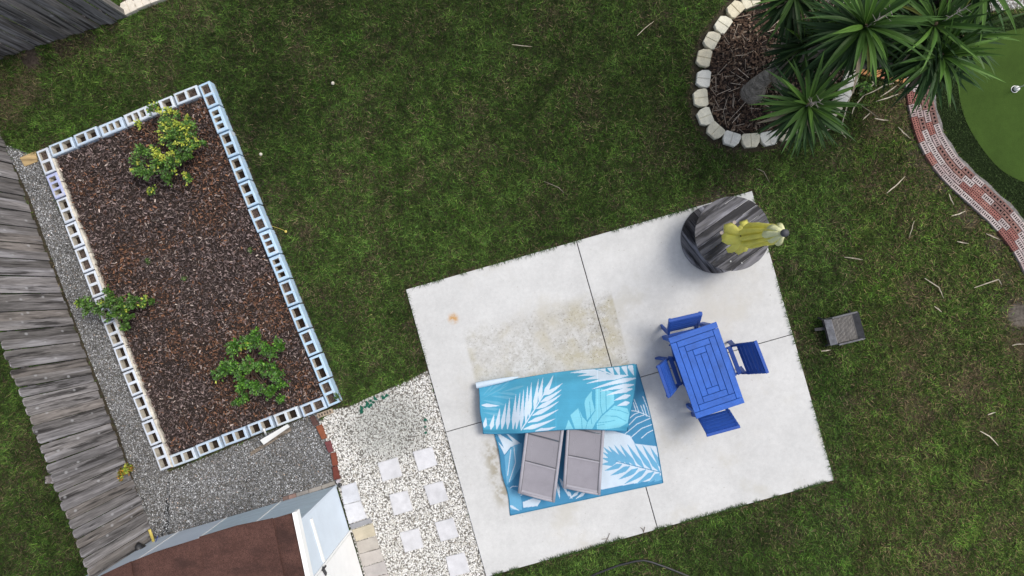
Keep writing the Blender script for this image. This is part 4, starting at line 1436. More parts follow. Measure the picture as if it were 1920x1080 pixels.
def flap_print(x, y):
    p = Print(x, y, TEAL)
    for a, b_, w in (((640, 500), (370, 478), 22), ((600, 552), (285, 520), 24), ((480, 640), (170, 575), 26), ((400, 700), (170, 690), 24), ((480, 790), (175, 740), 26), ((380, 845), (185, 830), 20), ((370, 905), (195, 930), 18), ((740, 385), (430, 470), 20), ((520, 380), (170, 560), 10), ((560, 300), (420, 420), 14), ((480, 320), (330, 430), 14), ((400, 350), (240, 500), 14), ((320, 370), (180, 520), 12)):
        p.spin(S7(*a), S7(*b_), w / 7.2, PALE)
    p.spin(S7(165, 645), S7(410, 655), 30 / 7.2, WHITE)
    for a, b_ in (((875, 710), (935, 290)), ((940, 590), (995, 275)), ((805, 800), (840, 340)), ((760, 880), (790, 370)), ((695, 965), (735, 430)), ((635, 970), (685, 470)), ((590, 970), (630, 490)), ((515, 970), (545, 545)), ((440, 970), (495, 610)), ((370, 972), (415, 680)), ((290, 975), (335, 770)), ((205, 950), (225, 810))):
        p.spin(S7(*a), S7(*b_), 33 / 7.2, WHITE)
    for a, b_ in (((1000, 510), (1135, 240)), ((995, 512), (1260, 350)), ((960, 605), (1252, 430)), ((905, 695), (1248, 495)), ((850, 785), (1215, 590)), ((790, 880), (1210, 700)), ((730, 970), (1165, 825)), ((890, 995), (1175, 935))):
        p.spin(S7(*a), S7(*b_), 34 / 7.2, WHITE, 0.03)
    p.line([S7(700, 980), S7(870, 720), S7(1010, 490)], 1.1, WHITE)
    # monstera on the right half
    for pts in ([(140, 780), (250, 680), (300, 800), (365, 870), (340, 985), (210, 985)], [(430, 450), (345, 560), (330, 620), (365, 850), (470, 715), (430, 560)],
                [(480, 430), (540, 420), (730, 470), (730, 640), (570, 775), (480, 880), (430, 985), (345, 985), (372, 880), (478, 720)], [(560, 800), (735, 650), (910, 690), (935, 760), (915, 885), (800, 945), (500, 985), (495, 870)], [(115, 840), (188, 985), (66, 985)]):
        p.poly([S8(*q) for q in pts], CYAN)
    p.line([S8(430, 985), S8(560, 790), S8(740, 620), S8(860, 520)], 1.0, TEAL)
    for q in ([(680, 700), (800, 715), (920, 760)], [(610, 790), (760, 795), (890, 860)], [(545, 430), (545, 640), (570, 770)], [(620, 450), (622, 640), (630, 720)], [(505, 885), (640, 870), (740, 850)], [(500, 920), (600, 905)], [(250, 690), (290, 830), (300, 970)], [(400, 600), (415, 800), (430, 900)]):
        p.line([S8(*k) for k in q], 0.55, TEAL)
    for a, b_ in (((460, 140), (40, 182)), ((560, 190), (130, 212)), ((640, 212), (235, 256)), ((720, 245), (305, 306)), ((920, 245), (355, 356)), ((1030, 280), (430, 428)), ((1000, 368), (540, 460)), ((980, 425), (620, 515)), ((950, 510), (725, 585)), ((940, 610), (770, 652))):
        p.spin(S8(*a), S8(*b_), 36 / 7.2, WHITE, 0.02)
    for a, b_ in (((555, 95), (620, 215)), ((650, 90), (735, 260)), ((745, 85), (810, 260)), ((845, 80), (915, 255)), ((930, 80), (1000, 250))):
        p.spin(S8(*a), S8(*b_), 42 / 7.2, WHITE)
    p.line([S8(420, 120), S8(580, 180), S8(760, 260)], 1.1, WHITE)
    k = (np.abs(x - 1042.5) < 0.7) | (np.abs(x - 1120) < 0.7)
    p.c[k] = p.c[k] * 1.15  # light caught along two fold creases, put into the print colours
    p.c[((y * 0.9).astype(int) % 11) == 0] *= 0.96
    return p.c


def lower_print(x, y):
    p = Print(x, y, DEEP)
    # pale leaf field, right middle
    p.poly([S5(1080, 40), S5(1330, 40), S5(1500, 90), S5(1550, 170), S5(1800, 200), S5(1820, 520), S5(1440, 585), S5(1150, 640), S5(1150, 60)], WHITE)
    for a, b_ in (((1390, 340), (1230, 200)), ((1440, 360), (1280, 190)), ((1500, 385), (1340, 180)), ((1560, 400), (1400, 175)), ((1640, 415), (1470, 170)), ((1720, 435), (1540, 160)), ((1800, 455), (1620, 175)), ((1850, 440), (1700, 200)), ((1380, 345), (1220, 250)), ((1370, 350), (1215, 310)), ((1360, 360), (1210, 375)), ((1420, 375), (1245, 440)), ((1500, 395), (1300, 490)), ((1580, 415), (1380, 530)), ((1660, 430), (1440, 575)), ((1740, 450), (1560, 575)), ((1800, 465), (1680, 560)), ((1830, 490), (1740, 550))):
        p.spin(S5(*a), S5(*b_), 5.6, DPALE, -0.02)
    p.line([S5(1360, 345), S5(1600, 405), S5(1840, 465)], 0.8, DEEP)
    # upper right, thin white veins on deep blue
    p.line([S8(930, 715), S8(1050, 730), S8(1240, 815)], 0.8, WHITE)
    for q in ([(970, 560), (1000, 640), (1025, 720)], [(990, 550), (1030, 640), (1065, 740)], [(1090, 650), (1135, 770)], [(1125, 640), (1170, 790)], [(930, 830), (1000, 770), (1060, 745)], [(935, 910), (1030, 810), (1130, 780)], [(870, 1040), (1040, 900), (1220, 820)], [(960, 1080), (1100, 960), (1245, 905)], [(1100, 1090), (1180, 1020), (1260, 980)], [(1120, 530), (1180, 680), (1215, 800)]):
        p.line([S8(*k) for k in q], 0.8, WHITE)
    # left: pale leaves
    p.poly([S2_(225, 500), S2_(300, 510), S2_(395, 580), S2_(330, 600), S2_(290, 650), S2_(250, 570)], WHITE)
    for a, b_ in (((215, 500), (285, 605)), ((250, 490), (345, 570)), ((300, 490), (420, 560))):
        p.spin(S2_(*a), S2_(*b_), 5, DEEP)
    p.poly([S2_(290, 660), S2_(330, 610), S2_(350, 590), S2_(400, 575), S2_(395, 720), S2_(350, 800), S2_(305, 840)], DPALE)
    for q in ([(350, 600), (360, 700), (320, 820)], [(330, 620), (320, 700), (310, 780)], [(305, 880), (340, 850), (370, 850)], [(305, 930), (350, 905), (400, 905)]):
        p.line([S2_(*k) for k in q], 0.8, WHITE)
    p.poly([S2_(300, 850), S2_(390, 890), S2_(400, 960), S2_(400, 1000), S2_(330, 1000)], DPALE)
    p.poly([S2_(405, 950), S2_(470, 925), S2_(520, 940), S2_(500, 975), S2_(410, 985)], WHITE)
    p.spin(S2_(320, 970), S2_(385, 1005), 3, WHITE)
    for a, b_ in (((625, 830), (640, 930)), ((640, 800), (700, 920)), ((690, 880), (720, 930)), ((760, 885), (700, 930)), ((800, 890), (740, 930))):
        p.spin(S2_(*a), S2_(*b_), 3.4, WHITE)
    return p.c


rug = thing('outdoor_rug', P(1070, 830, PATIO_Z), 'teal palm leaf patterned outdoor rug folded over two grey loungers', 'rug')
RZ = PATIO_Z + 0.006
A_bl, A_br = (957, 966), (1243, 905)
A_tl, A_tr = (897, 722), (1193, 684)
F_bl, F_br = (905, 811), (1180, 806)
NU = 420


def rug_part(name, nv, fn, printer):
    u = np.linspace(0, 1, NU); v = np.linspace(0, 1, nv)
    U, Vv = np.meshgrid(u, v)
    px, py, z = fn(U.ravel(), Vv.ravel())
    uu, vv = (px - 960) / F_PX, (540 - py) / F_PX
    dx, dy, dz = CA * uu - SA, vv, -SA * uu - CA
    t = (z - CAM_H) / dz
    pts = np.stack([dx * t, dy * t, z], 1)
    ix = np.arange(NU * nv).reshape(nv, NU)
    f = np.stack([ix[:-1, :-1].ravel(), ix[:-1, 1:].ravel(), ix[1:, 1:].ravel(), ix[1:, :-1].ravel()], 1)
    o = np_obj(name, pts, f, MT['rug'], printer(px, py), smooth=True, parent=rug)
    md = o.modifiers.new('thickness', 'SOLIDIFY'); md.thickness = 0.004; md.offset = 0
    return pts.reshape(nv, NU, 3)


def lower_fn(U, Vv):
    # left edge bows: (957,966) .. (948,885) .. (922,811) .. hidden
    lx = 957 + (897 - 957) * Vv + 8 * np.sin(Vv * 3.14) * (Vv < 0.7) + 3 * np.sin(Vv * 14) * np.exp(-((Vv - .3) / .25) ** 2)
    ly = 966 + (722 - 966) * Vv
    rx = 1243 + (1193 - 1243) * Vv + 5 * np.sin(Vv * 3.14)
    ry = 905 + (684 - 905) * Vv
    px = lx * (1 - U) + rx * U; py = ly * (1 - U) + ry * U + 5 * np.sin(U * 3.14) * (1 - Vv) * 0
    z = RZ + 0.010 * np.abs(np.sin(U * 9 + Vv * 2)) * np.exp(-U * 2) + 0.035 * np.exp(-((Vv - 0.28) / 0.05) ** 2) * np.exp(-(U / 0.10) ** 2) + 0.03 * np.exp(-((Vv - 0.5) / 0.06) ** 2) * np.exp(-(U / 0.08) ** 2)
    z = z + 0.004 * np.sin(U * 3.2 * 6.28 + 1) ** 8
    return px, py, z


LZ = PATIO_Z + 0.31


def flap_fn(U, Vv):
    tx = 897 + (1193 - 897) * U; ty = 718 + (682 - 718) * U + 2.0 * np.sin(U * 9)
    bx_ = 905 + (1180 - 905) * U; by_ = 811 + (806 - 811) * U + 3.0 * np.sin(U * 6.5 + 0.6)
    px = tx * (1 - Vv) + bx_ * Vv + 2.0 * np.sin(Vv * 9) * (1 - U) * Vv + 3.0 * np.sin(Vv * 5) * U
    py = ty * (1 - Vv) + by_ * Vv
    on = sstep(0.10, 0.30, U) * (1 - sstep(0.84, 0.98, U))
    zb = RZ + 0.10 + 0.245 * (0.50 + 0.50 * on)
    rise = sstep(-0.08, 0.26, Vv)
    z = (RZ + 0.05) * (1 - rise) + zb * rise
    z = z + 0.012 * np.sin(U * 22 + Vv * 3) * Vv + 0.010 * np.sin(U * 9 + 1) * (1 - Vv)
    z = z - 0.045 * sstep(0.90, 1.0, Vv) * (1 - on) - 0.012 * sstep(0.93, 1.0, Vv)
    return px, py, np.maximum(z, RZ + 0.012)


lp = rug_part('lower_layer', 300, lower_fn, lower_print)
fp = rug_part('folded_layer', 160, flap_fn, flap_print)
b = MB()
for edge in (lp[0], lp[:, 0], lp[:, -1]):
    e_ = edge[::12]
    b.tube([tuple(q + np.array((0, 0, 0.002))) for q in e_] + [tuple(edge[-1])], 0.008, 6)
for edge in (fp[-1], fp[:, 0], fp[:, -1]):
    e_ = edge[::10]
    b.tube([tuple(q) for q in e_] + [tuple(edge[-1])], 0.007, 6)
b.build('binding', MT['rug_edge'], rug, smooth=True)
# back of the fold: the turned edge that joins both layers
n_ = NU
fold_v, fold_f = [], []
K_ = 7
for i in range(0, NU, 6):
    a_ = lp[-1, i]; c_ = fp[0, i]
    mid_ = (a_ + c_) / 2 + np.array((0.01, 0.035, 0.0))
    for k in range(K_):
        t = k / (K_ - 1)
        q = a_ * (1 - t) ** 2 + 2 * mid_ * t * (1 - t) + c_ * t * t
        fold_v.append(q)
nn_ = len(fold_v) // K_
for i in range(nn_ - 1):
    for k in range(K_ - 1):
        fold_f.append((i * K_ + k, i * K_ + k + 1, (i + 1) * K_ + k + 1, (i + 1) * K_ + k))
np_obj('fold_edge', np.array(fold_v), np.array(fold_f), MT['rug'], np.tile(TEAL, (len(fold_v), 1)), smooth=True, parent=rug)
# the end that has curled into a loose roll
b = MB()
r0, r1 = P(893, 723, 0.20), P(972, 707, 0.17)
pts = [r0.lerp(r1, t) for t in (0, .02, .3, .6, .85, 1)]
b.tube(pts, [0.046, 0.048, 0.045, 0.038, 0.025, 0.008], 14, cap=False)
roll = b.build('curled_edge', MT['rug'], rug, smooth=True)
ca = roll.data.color_attributes.new('Col', 'FLOAT_COLOR', 'POINT')
cc = np.ones((len(roll.data.vertices), 4), np.float32)
for i in range(len(roll.data.vertices)):
    cc[i, :3] = WHITE if (i % 14) in (0, 1, 2, 3, 12, 13, 11) else PALE
ca.data.foreach_set('color', cc.ravel())

# ------------------------------------------------------------------ loungers
def lounger(foot_l, foot_r, head, label, copy_of=None):
    fl, fr, hd = P(*foot_l, LZ), P(*foot_r, LZ), P(*head, LZ)
    fc = (fl + fr) / 2
    dy_ = (hd - fc).normalized()
    rz = math.atan2(dy_.y, dy_.x) - math.pi / 2
    base = Vector((fc.x, fc.y, RZ + 0.004))
    if copy_of is not None:
        t = copy_of.copy(); COL.objects.link(t); t.location = base; t.rotation_euler = (0, 0, rz); t['label'] = label
        for ch in copy_of.children:
            c = ch.copy(); COL.objects.link(c); c.parent = t
            for g_ in ch.children:
                g2 = g_.copy(); COL.objects.link(g2); g2.parent = c
        return t
    W = (fr - fl).length
    t = thing('sun_lounger', base, label, 'sun lounger', 'grey sling loungers on the rug', rz)
    WL[t.name] = Vector((0, 0, 0))
    H = LZ - RZ - 0.012
    Lg = 1.40
    hw = W / 2

    def sheet(y0, y1, sag, hwid, nx=8, ny=6, lift=0.0):
        b = MB(); vs, fs = [], []
        for j in range(ny + 1):
            for i in range(nx + 1):
                x = -hwid + 2 * hwid * i / nx; y = y0 + (y1 - y0) * j / ny
                z = H + lift - sag * (1 - (x / hwid) ** 2) * (0.6 + 0.4 * math.sin(math.pi * j / ny))
                vs.append((x, y, z))
        for j in range(ny):
            for i in range(nx):
                q = j * (nx + 1) + i
                fs.append((q, q + 1, q + nx + 2, q + nx + 1))
        b.add(vs, fs)
        return b
    fb = sheet(0.03, 0.50, 0.012, hw - 0.045); o = fb.build('foot_panel', MT['sling_plain'], t, smooth=True)
    o = sheet(0.512, 0.905, 0.016, hw - 0.045).build('seat_panel', MT['sling_mesh'], t, smooth=True)
    o = sheet(0.925, Lg - 0.02, 0.016, hw - 0.045).build('back_panel', MT['sling_mesh'], t, smooth=True)
    for s in (-1, 1):
        b = MB(); b.tube([(s * (hw - 0.028), y, H - 0.012) for y in (0.0, 0.25, 0.506, 0.8, 0.915, 1.3, Lg)], 0.026, 10)
        rl = b.build('side_rail', MT['sling_edge'], t, smooth=True)
        b = MB(); b.box((s * (hw - 0.052), 0.70, H + 0.003), (0.006, 1.34, 0.004)); b.build('seam', MT['frame_grey'], rl)
    b = MB(); b.tube([(-hw + 0.03, 0.015, H - 0.016), (0, 0.008, H - 0.02), (hw - 0.03, 0.015, H - 0.016)], 0.024, 10)
    b.build('foot_rail', MT['sling_edge'], t, smooth=True)
    for y_, h_ in ((0.047, 0.03), (0.487, 0.02)):
        b = MB(); b.box((0, y_, H + 0.003), (W - 0.10, h_, 0.003)); b.build('hem', MT['sling_edge'], t)
    for y_ in (0.506, 0.915):
        b = MB(); b.box((0, y_, H + 0.001), (W - 0.02, 0.010, 0.012)); b.build('hinge_gap', MT['frame_grey'], t)
    for y in (0.22, 1.22):
        for s in (-1, 1):
            b = MB(); b.tube([(s * (hw - 0.04), y, H - 0.03), (s * (hw - 0.03), y + (-0.04 if y < 1 else 0.04), 0.0)], 0.016, 8)
            b.build('leg', MT['frame_grey'], t, smooth=True)
    for y_ in (0.24, 1.20):
        b = MB(); b.bar((-hw + 0.04, y_, 0.12), (hw - 0.04, y_, 0.12), 0.02, 0.02); b.build('stretcher', MT['frame_grey'], t)
    return t


def rack(t, k=0.12):
    done = set()
    for o in t.children_recursive:
        if o.type == 'MESH' and o.data.name not in done:
            done.add(o.data.name)
            for v in o.data.vertices:
                v.co.y -= k * v.co.x


la = lounger((970, 927), (1041, 940), (1021, 811), 'grey sling sun lounger on the rug nearer the white gravel')
rack(la)
lounger((1055, 915), (1126, 929), (1098, 809), 'grey sling sun lounger on the rug nearer the blue table', la)

# ------------------------------------------------------------------ blue table
TH = PATIO_Z + 0.73
tc = [P(1252.6, 634, TH), P(1343.5, 602.8, TH), P(1396.8, 755.8, TH), P(1305.8, 785.6, TH)]
tm = sum(tc, Vector()) / 4
ly = ((tc[0] + tc[1]) / 2 - (tc[2] + tc[3]) / 2); TL_ = ly.length; ly.normalize()
TW_ = ((tc[1] - tc[0]).length + (tc[2] - tc[3]).length) / 2
trz = math.atan2(ly.y, ly.x) - math.pi / 2
table = thing('dining_table', (tm.x, tm.y, PATIO_Z), 'blue painted rectangular wooden table with concentric top boards', 'table', None, trz)
WL[table.name] = Vector((0, 0, 0))
bw = TW_ / 8.0
gap = 0.003
HT = 0.73


def tboard(cx, cy, lx, ly_, z=HT):
    b = MB(); b.box((cx, cy, z - 0.012), (lx - gap * 2, ly_ - gap * 2, 0.024), ch=0.003)
    b.build('table_board', MT['blue'], table)


for k in range(4):
    w, l = TW_ - 2 * bw * k, TL_ - 2 * bw * k
    if k == 0:
        tboard(0, l / 2 - bw / 2, w, bw); tboard(0, -l / 2 + bw / 2, w, bw)
        tboard(-w / 2 + bw / 2, 0, bw, l - 2 * bw); tboard(w / 2 - bw / 2, 0, bw, l - 2 * bw)
    else:
        # end boards lie between, the pin-wheel of the photograph: upper end board shifted right
        tboard(0, l / 2 - bw / 2, w, bw); tboard(0, -l / 2 + bw / 2, w, bw)
        tboard(-w / 2 + bw / 2, 0, bw, l - 2 * bw); tboard(w / 2 - bw / 2, 0, bw, l - 2 * bw)
b = MB(); b.box((0, 0, HT - 0.034), (TW_ - 0.12, TL_ - 0.12, 0.018)); b.build('sub_top', MT['dark_seam'], table)
for s in (-1, 1):
    b = MB(); b.box((s * (TW_ / 2 - 0.05), 0, HT - 0.075), (0.022, TL_ - 0.16, 0.075)); b.build('apron', MT['blue'], table)
    b = MB(); b.box((0, s * (TL_ / 2 - 0.05), HT - 0.075), (TW_ - 0.16, 0.022, 0.075)); b.build('apron', MT['blue'], table)
    for s2 in (-1, 1):
        b = MB(); b.box((s * (TW_ / 2 - 0.06), s2 * (TL_ / 2 - 0.06), (HT - 0.04) / 2), (0.06, 0.06, HT - 0.04)); b.build('leg', MT['blue'], table)


# ------------------------------------------------------------------ chairs
def chair_proto():
    t = thing('dining_chair', (0, 0, 0), '', 'chair', 'blue slatted chairs around the table')
    for i in range(5):
        y = -0.160 + i * 0.082
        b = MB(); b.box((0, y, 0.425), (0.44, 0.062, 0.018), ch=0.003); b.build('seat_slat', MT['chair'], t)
    za, zb = 0.42, 0.87
    for s in (-1, 1):
        b = MB()
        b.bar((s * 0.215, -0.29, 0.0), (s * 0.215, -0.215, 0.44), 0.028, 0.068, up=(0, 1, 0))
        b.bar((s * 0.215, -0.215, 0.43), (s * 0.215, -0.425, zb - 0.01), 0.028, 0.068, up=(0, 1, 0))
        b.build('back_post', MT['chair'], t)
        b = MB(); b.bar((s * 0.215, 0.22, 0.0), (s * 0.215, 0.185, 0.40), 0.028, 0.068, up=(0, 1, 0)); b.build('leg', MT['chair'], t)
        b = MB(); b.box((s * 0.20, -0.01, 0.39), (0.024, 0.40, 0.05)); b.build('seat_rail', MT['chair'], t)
    for i in range(5):
        f = i / 4
        z = 0.560 + f * (zb - 0.035 - 0.560)
        y = -0.215 + (z - 0.43) / (zb - 0.43) * -0.21
        Mx = Matrix.Translation((0, y + 0.022, z)) @ Matrix.Rotation(math.atan2(0.21, 0.43), 4, 'X')
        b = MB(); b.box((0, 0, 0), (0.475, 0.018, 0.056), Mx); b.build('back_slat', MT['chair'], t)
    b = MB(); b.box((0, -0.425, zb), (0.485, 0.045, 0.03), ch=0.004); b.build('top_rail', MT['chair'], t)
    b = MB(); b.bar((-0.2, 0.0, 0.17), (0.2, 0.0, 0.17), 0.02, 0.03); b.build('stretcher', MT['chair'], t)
    return t


chp = chair_proto()
CH = [((1244, 604), (1327, 585), 'blue slatted chair at the table end nearest the cable spool', 0),
      ((1417, 641), (1439, 698), 'blue slatted chair on the table side facing the grill', 0),
      ((1232, 680), (1257, 751), 'blue slatted chair on the table side facing the rug', 0),
      ((1327, 816), (1386, 800), 'blue slatted chair at the table end nearest the lower lawn', 0)]
for i, (a, c_, lab, _) in enumerate(CH):
    zt = PATIO_Z + 0.885
    pa_, pc_ = P(*a, zt), P(*c_, zt)
    mid = (pa_ + pc_) / 2
    tdir = (pc_ - pa_).normalized()
    nrm = Vector((-tdir.y, tdir.x, 0))
    if nrm.dot(Vector((tm.x, tm.y, 0)) - Vector((mid.x, mid.y, 0))) < 0:
        nrm = -nrm
    rz = math.atan2(nrm.y, nrm.x) - math.pi / 2
    pos = Vector((mid.x, mid.y, PATIO_Z)) + nrm * 0.425
    if i == 0:
        t = chp
    else:
        t = chp.copy(); COL.objects.link(t)
        for ch in chp.children:
            c = ch.copy(); COL.objects.link(c); c.parent = t
    t.location = pos; t.rotation_euler = (0, 0, rz); t['label'] = lab

# ------------------------------------------------------------------ cable spool
spc = P(1374, 438, PATIO_Z + 0.70)
spool = thing('cable_spool', (spc.x, spc.y, PATIO_Z), 'large weathered wooden cable spool used as a round table', 'cable spool')
R1 = 0.535


def disc(z0, z1, ang, R, name, seed, nb=8, dxy=(0, 0)):
    rr = random.Random(seed)
    edges = [-R] + sorted(-R + 2 * R * (k + rr.uniform(-.15, .15)) / nb for k in range(1, nb)) + [R]
    for k in range(nb):
        y0, y1 = edges[k] + 0.004, edges[k + 1] - 0.004
        top, bot = [], []
        for j in range(15):
            t = j / 14
            y = y0 + (y1 - y0) * t
            h = math.sqrt(max(R * R - y * y, 0.0004))
            top.append((h, y)); bot.append((-h, y))
        poly = top + bot[::-1]
        b = MB(); b.prism(poly, 0, z1 - z0 + rr.uniform(-.004, .004))
        me = b.mesh(name, MT['spool'])
        put(name, me, spool, Matrix.Translation((dxy[0], dxy[1], z0)) @ Matrix.Rotation(ang, 4, 'Z'))


disc(0.655, 0.70, math.radians(36), R1, 'plank', 1)
disc(0.0, 0.045, math.radians(-52), R1, 'plank', 2, dxy=(-0.065, -0.02))
b = MB()
for k in range(16):
    a = 2 * math.pi * k / 16
    Mx = Matrix.Translation((spc.x - 0.03, spc.y - 0.01, PATIO_Z)) @ Matrix.Rotation(a, 4, 'Z')
    b.box((0.27, 0, 0.35), (0.03, 0.102, 0.61), Mx)
b.build('drum', MT['spool'], spool)
b = MB()
bolts = [(1377, 417), (1353, 436.5), (1370, 490), (1391, 493)]
for x, y in bolts[:2]:
    q = P(x, y, PATIO_Z + 0.705)
    b = MB(); b.lathe([(0.012, 0), (0.026, 0), (0.026, 0.010), (0.016, 0.012), (0.011, 0.004)], 14, Matrix.Translation((q.x, q.y, PATIO_Z + 0.698)))
    b.build('bolt', MT['paver'], spool, color=(0.42, 0.36, 0.32))
for x, y in bolts[2:]:
    q = P(x, y, PATIO_Z + 0.705)
    b = MB(); b.lathe([(0.008, 0), (0.012, 0.006), (0.006, 0.010)], 8, Matrix.Translation((q.x, q.y, PATIO_Z + 0.698)))
    b.build('nail', MT['paver'], spool, color=(0.5, 0.5, 0.5))
q = P(1362, 449, PATIO_Z + 0.70)
b = MB(); b.lathe([(0.030, 0), (0.030, 0.0035)], 16, Matrix.Translation((q.x, q.y, PATIO_Z + 0.702)))
b.build('centre_hole', MT['dark_seam'], spool)

# ------------------------------------------------------------------ folded umbrella
ub = P(1366, 447, PATIO_Z + 0.70); ub.z = PATIO_Z + 0.70
ut = P(1471, 437, 2.80)
uax = (ut - ub); UL = uax.length; uax.normalize()
umb = thing('patio_umbrella', ub, 'closed yellow patio umbrella standing through the spool table', 'umbrella')


def UP(s):
    return ub + uax * s


uq = uax.to_track_quat('Z', 'Y').to_matrix().to_4x4(); uq.translation = ub


def folds(prof, nf, amp, n, phase=0.0, mi=0):
    b = MB(); vs, fs = [], []
    for r, s, am in prof:
        for k in range(n):
            a = 2 * math.pi * k / n
            rr = r * (1 + am * amp * (2.2 * abs(math.cos(0.5 * nf * a + phase + s * 0.7 + 0.3 * math.sin(2 * a))) ** 0.28 - 1.75) + 0.14 * am * math.sin(3 * a + s * 4))
            vs.append((rr * math.cos(a), rr * math.sin(a), s + (0.05 * am * math.cos(nf * a * 0.5) if s < 0.55 else 0)))
    for i in range(len(prof) - 1):
        for k in range(n):
            fs.append((i * n + k, i * n + (k + 1) % n, (i + 1) * n + (k + 1) % n, (i + 1) * n + k))
    b.add(vs, fs, uq)
    return b


T0 = UL * 0.36
cb = folds([(0.060, T0 - 0.02, 0.5), (0.064, T0 + 0.02, 0.5), (0.118, T0 + 0.10, 0.7), (0.142, T0 + 0.26, 0.7), (0.134, T0 + 0.55, 0.65), (0.116, T0 + 0.80, 0.6), (0.094, UL - 0.25, 0.4), (0.05, UL - 0.1, 0.2), (0.02, UL - 0.04, 0.0)], 9, 0.58, 180)
rf = random.Random(4)
for k in range(11):
    az = 2 * math.pi * k / 11 + rf.uniform(-.12, .12)
    hw_ = rf.uniform(0.048, 0.085); ro = rf.uniform(0.13, 0.245); dn = rf.uniform(0.16, 0.34); tw = rf.uniform(-.6, .6)
    vs, fs = [], []
    for i in range(6):
        t = i / 5
        r_ = 0.050 + (ro - 0.050) * t ** 0.8
        w_ = 0.022 + (hw_ - 0.022) * min(1, t * 1.5)
        zz_ = T0 + 0.005 - dn * t
        for j in range(5):
            q_ = (j / 4 - 0.5) * 2
            fold_ = 0.062 * t * (1 - abs(q_)) * (1 if k % 2 else 0.5) - 0.02 * t
            x_ = r_ + fold_; y_ = w_ * q_ + tw * 0.06 * t * t
            vs.append((x_ * math.cos(az) - y_ * math.sin(az), x_ * math.sin(az) + y_ * math.cos(az), zz_ + 0.012 * math.sin(q_ * 3 + k)))
    for i in range(5):
        for j in range(4):
            q_ = i * 5 + j
            fs.append((q_, q_ + 1, q_ + 6, q_ + 5))
    cb.add(vs, fs, uq)
can = cb.build('canopy', MT['canopy'], umb, smooth=True)
md = can.modifiers.new('thickness', 'SOLIDIFY'); md.thickness = 0.004
vb = folds([(0.118, UL - 0.30, 1.0), (0.098, UL - 0.22, 0.7), (0.068, UL - 0.13, 0.4), (0.03, UL - 0.05, 0.1)], 6, 0.36, 96, 0.8)
ven = vb.build('vent_flap', MT['canopy_top'], umb, smooth=True)
md = ven.modifiers.new('thickness', 'SOLIDIFY'); md.thickness = 0.004
b = MB(); b.tube([UP(-0.64), UP(UL - 0.02)], 0.019, 12); b.build('pole', MT['pole'], umb, smooth=True)
b = MB(); b.tube([UP(T0 - 0.012), UP(T0 + 0.018)], 0.075, 20); b.build('tie_strap', MT['dark_seam'], umb, smooth=True)
b = MB(); b.tube([UP(UL - 0.03), UP(UL - 0.01), UP(UL + 0.03), UP(UL + 0.05)], [0.03, 0.046, 0.044, 0.025], 16); b.build('finial', MT['grey_cap'], umb, smooth=True)

# ------------------------------------------------------------------ grill on the lawn
GZ = 0.30
gq = [P(1548, 601, GZ), P(1606, 585, GZ), P(1623, 634, GZ), P(1561, 648, GZ)]
gc = sum(gq, Vector()) / 4
gdx = ((gq[1] - gq[0]) + (gq[2] - gq[3])); gw = gdx.length / 2; gdx.normalize()
gdy = ((gq[0] - gq[3]) + (gq[1] - gq[2])).length / 2
grz = math.atan2(gdx.y, gdx.x)
grill = thing('charcoal_grill', (gc.x, gc.y, 0), 'small black open charcoal grill with a bar grate on the lawn', 'grill', None, grz)
WL[grill.name] = Vector((0, 0, 0))
w2, d2_ = gw / 2, gdy / 2


def gplate(name, pts, t=0.006, material='grill_plate'):
    b = MB(); p = [Vector(q) for q in pts]
    nrm = (p[1] - p[0]).cross(p[2] - p[0]).normalized() * t
    vs = p + [q + nrm for q in p]
    b.add(vs, [(0, 1, 2, 3), (7, 6, 5, 4)] + [(i, 4 + i, 4 + (i + 1) % 4, (i + 1) % 4) for i in range(4)])
    return b.build(name, MT[material], grill)


gplate('front_plate', [(-w2, -d2_, 0.235), (-w2, d2_, 0.235), (-w2 + 0.085, d2_ - 0.01, GZ - 0.005), (-w2 + 0.085, -d2_ + 0.01, GZ - 0.005)], material='plate_lit')
gplate('back_plate', [(w2 - 0.085, -d2_, GZ + 0.0), (w2 - 0.085, d2_, GZ + 0.0), (w2, d2_, GZ + 0.035), (w2, -d2_, GZ + 0.035)], material='black_metal')
for s in (-1, 1):
    gplate('side_plate', [(-w2, s * d2_, 0.14), (w2, s * d2_, 0.14), (w2, s * d2_, GZ + 0.03), (-w2 + 0.09, s * d2_, GZ)])
    b = MB(); b.bar((w2 - 0.01, s * (d2_ + 0.004), GZ + 0.015), (-w2 + 0.10, s * (d2_ + 0.004), GZ + 0.005), 0.025, 0.012); b.build('side_lip', MT['grill_plate'], grill)
b = MB(); b.box((0, 0, 0.15), (gw - 0.01, gdy - 0.012, 0.02)); b.build('fire_pan', MT['black_metal'], grill)
nbar = 17
bm_bar = MB(); bm_bar.box((0, 0, 0), (0.010, gdy - 0.03, 0.012), ch=0.002)
bar_me = bm_bar.mesh('grate_bar', MT['grate'])
for k in range(nbar):
    x = -w2 + 0.095 + k * (gw - 0.19) / (nbar - 1)
    put('grate_bar', bar_me, grill, Matrix.Translation((x, random.uniform(-.002, .002), GZ - 0.02)))
for sx, sy in ((-1, -1), (-1, 1), (1, -1), (1, 1)):
    b = MB(); b.bar((sx * (w2 - 0.04), sy * (d2_ - 0.02), 0.16), (sx * (w2 + 0.0), sy * (d2_ + 0.03), 0.0), 0.03, 0.02); b.build('leg', MT['black_metal'], grill)
b = MB(); b.bar((-w2 + 0.01, 0.06, 0.16), (-w2 - 0.13, 0.075, 0.13), 0.045, 0.02); b.build('handle', MT['black_plastic'], grill)

